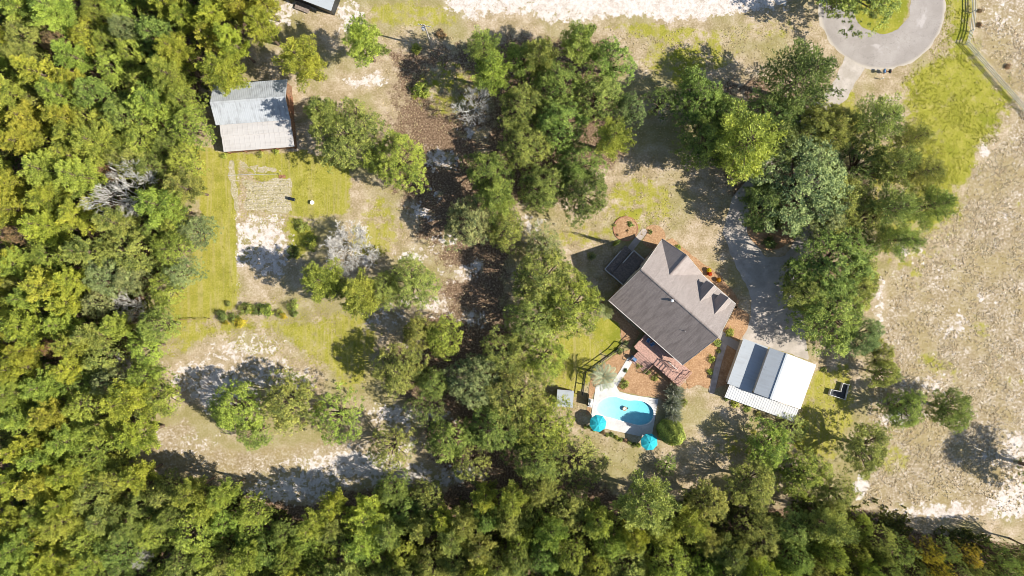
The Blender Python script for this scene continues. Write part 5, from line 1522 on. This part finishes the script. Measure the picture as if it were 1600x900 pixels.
br = empty('storage_bin', P(455.5, 311, .5), R(-14)); br.location.z = 0; tag(br, 'dark lidded bin lying on the lawn right of the garden plot', 'bin')
MB().box(-.52, .52, -.24, .24, 0, .62).build('body', M['black_plastic'], br); MB().box(-.56, .56, -.27, .27, .621, .68).build('lid', M['black_plastic'], br)
for s in (-1, 1): MB().box(s * .565 - .02, s * .565 + .02, -.1, .1, .4, .46).build('handle', M['galv'], br)
bk = empty('bucket', P(489, 317)); tag(bk, 'white round bucket on the lawn right of the dark bin', 'bucket')
MB().lathe([(.24, 0), (.34, .5), (.37, .52), (.37, .56), (.32, .57)], 16).build('tub', M['white_paint'], bk)
pts = [(.36 * math.cos(t), .05, .56 + .15 * math.sin(t)) for t in [math.pi * k / 8 for k in range(9)]]
MB().tube(pts, [.012] * 9, 5).build('handle', M['galv'], bk)
pp = empty('irrigation_pipe', P(356, 274)); tag(pp, 'thin grey pipe lying across the top of the garden plot', 'pipe')
q = P(434, 272) - P(356, 274); MB().tube([(0, 0, .05), tuple(q * .5 + Vector((0, .05, .05))), tuple(q + Vector((0, 0, .05)))], [.05] * 3, 6).build('tube', M['galv'], pp)
MB().lathe([(.09, -.09), (.09, .09)], 8, (q.x + .1, q.y, .1)).build('coupling', M['black_metal'], pp)
rp = empty('rusty_sheet', P(441, 276), .1); tag(rp, 'rust-brown sheet of metal lying at the garden corner', 'metal sheet')
m_ = MB()
for k in range(6): m_.slab([(-.6 + k * .2, -.3, .06 + .03 * (k % 2)), (-.4 + k * .2, -.3, .06 + .03 * ((k + 1) % 2)), (-.4 + k * .2, .3, .06 + .03 * ((k + 1) % 2)), (-.6 + k * .2, .3, .06 + .03 * (k % 2))], .012)
m_.build('sheet', M['rust'], rp)

# L-shaped planter of pale boards in the tree shade right of the garage
pl = empty('raised_planter', P(1312, 608)); tag(pl, 'L-shaped raised frame of pale boards in the tree shade right of the garage', 'planter')
lp = [P(1270 + a / 12.86, 570 + b / 12.86) - P(1312, 608) for a, b in ((575, 362), (690, 392), (622, 690), (305, 590), (340, 488), (525, 525))]
for i in range(6):
    a, b = lp[i], lp[(i + 1) % 6]; d = (b - a).normalized() * .05
    MB().beam(a + d + Vector((0, 0, .35)), b - d + Vector((0, 0, .35)), .09, .7).build('board', M['vinyl'], pl)
    MB().box(a.x - .07, a.x + .07, a.y - .07, a.y + .07, 0, .76).build('corner_post', M['vinyl'], pl)
MB().slab([(p.x * .97, p.y * .97, .3) for p in lp], .29).build('soil', M['black_plastic'], pl)

# pots of flowers by the front of the house
def pot(px, py, c, label):
    e = empty('flower_pot', P(px, py)); tag(e, label, 'flower pot', 'flower pots by the front of the house')
    MB().lathe([(.20, 0), (.30, .42), (.33, .44), (.33, .5), (.26, .48)], 14).build('pot', M['terracotta'], e)
    rng = np.random.RandomState(int(px)); n = 420; u = unit(rng, n); u[:, 2] = np.abs(u[:, 2]); C = u * np.array([.45, .45, .4]) * rng.uniform(.7, 1, (n, 1)) + np.array([0, 0, .5])
    me = leaf_cards(C, u + unit(rng, n) * .4, np.full(n, .14), np.full(n, .10), rng, rng.rand(n), 'blossoms'); me.materials.append(M['leaf']); o = link('blossoms', me, None, e); o.color = (*c, 1)
pot(1106.5, 422.5, (.75, .60, .01), 'pot of bright yellow flowers by the front wall of the house')
pot(1107.5, 428, (.60, .06, .015), 'pot of red flowers directly below the yellow one')
pot(1121.5, 437.5, (.70, .36, .01), 'pot of orange flowers farther right along the front wall')

# brick ring round the circular bed
be = empty('brick_edging', P(977.5, 357.5)); tag(be, 'ring of red bricks round the circular garden bed', 'edging')
brm = MB().box(-.10, .10, -.06, .06, 0, .14).mesh('brick')
for k in range(60):
    t = 2 * math.pi * k / 60; o = link('brick', brm, M['brick'], be); o.location = (2.12 * math.cos(t), 2.12 * math.sin(t), random.Random(k).uniform(-.02, .01)); o.rotation_euler = (0, 0, t + math.pi / 2 + random.Random(k).uniform(-.1, .1))

# deck furniture and grill
def chair(u, v, rz, label):
    base = house.matrix_basis @ Vector((u, v, 1.155)); e = empty('patio_chair', base, house.rotation_euler.z + rz); tag(e, label, 'chair', 'blue chairs on the back deck')
    MB().box(-.28, .28, -.28, .28, .38, .44).build('seat', M['blue'], e)
    MB().slab([(-.28, .28, .46), (.28, .28, .46), (.28, .48, 1.0), (-.28, .48, 1.0)], .06).build('backrest', M['blue'], e)
    for sx in (-.25, .25):
        for sy in (-.25, .25): MB().box(sx - .025, sx + .025, sy - .025, sy + .025, 0, .379).build('leg', M['galv'], e)
        MB().box(sx - .03, sx + .03, -.26, .3, .62, .66).build('armrest', M['galv'], e)
        MB().box(sx - .02, sx + .02, -.25, -.21, .441, .619).build('arm_post', M['galv'], e)
chair(10.0, -7.45, .4, 'blue patio chair on the back deck, left one under the eave')
chair(10.9, -7.5, -.3, 'blue patio chair on the back deck, right one under the eave')
gr = empty('covered_grill', P(989, 560), -.7); tag(gr, 'grill under a dark blue cover at the top of the white path', 'grill')
MB().add([(-.55, -.35, 0), (.55, -.35, 0), (.55, .35, 0), (-.55, .35, 0), (-.5, -.3, .85), (.5, -.3, .85), (.5, .3, .85), (-.5, .3, .85), (-.35, -.2, 1.15), (.35, -.2, 1.15), (.35, .22, 1.15), (-.35, .22, 1.15)],
         [(0, 1, 5, 4), (1, 2, 6, 5), (2, 3, 7, 6), (3, 0, 4, 7), (4, 5, 9, 8), (5, 6, 10, 9), (6, 7, 11, 10), (7, 4, 8, 11), (8, 9, 10, 11)]).build('cover', M['blue'], gr)
MB().box(-.3, .3, -.36, -.345, .55, .6).build('strap', M['black_metal'], gr)
pu = empty('pool_pump', P(922.5, 629.5), -.15); tag(pu, 'pale pool equipment on a pad at the left rim of the pool deck', 'pool equipment')
MB().box(-.42, .42, -.75, .75, 0, .10).build('pad', M['concrete'], pu); MB().lathe([(.28, .101), (.3, .2), (.3, .7), (.15, .85), (.06, .9)], 14, (0, .3, 0)).build('filter_tank', M['white_paint'], pu)
MB().tube([(-.2, -.5, .25), (.2, -.5, .25)], [.14, .14], 10).build('motor', M['galv'], pu); MB().tube([(0, -.4, .25), (0, .05, .25)], [.04, .04], 6).build('pipe', M['white_paint'], pu)
print('triangles', sum(sum(len(p.vertices) - 2 for p in m.polygons) for m in bpy.data.meshes))
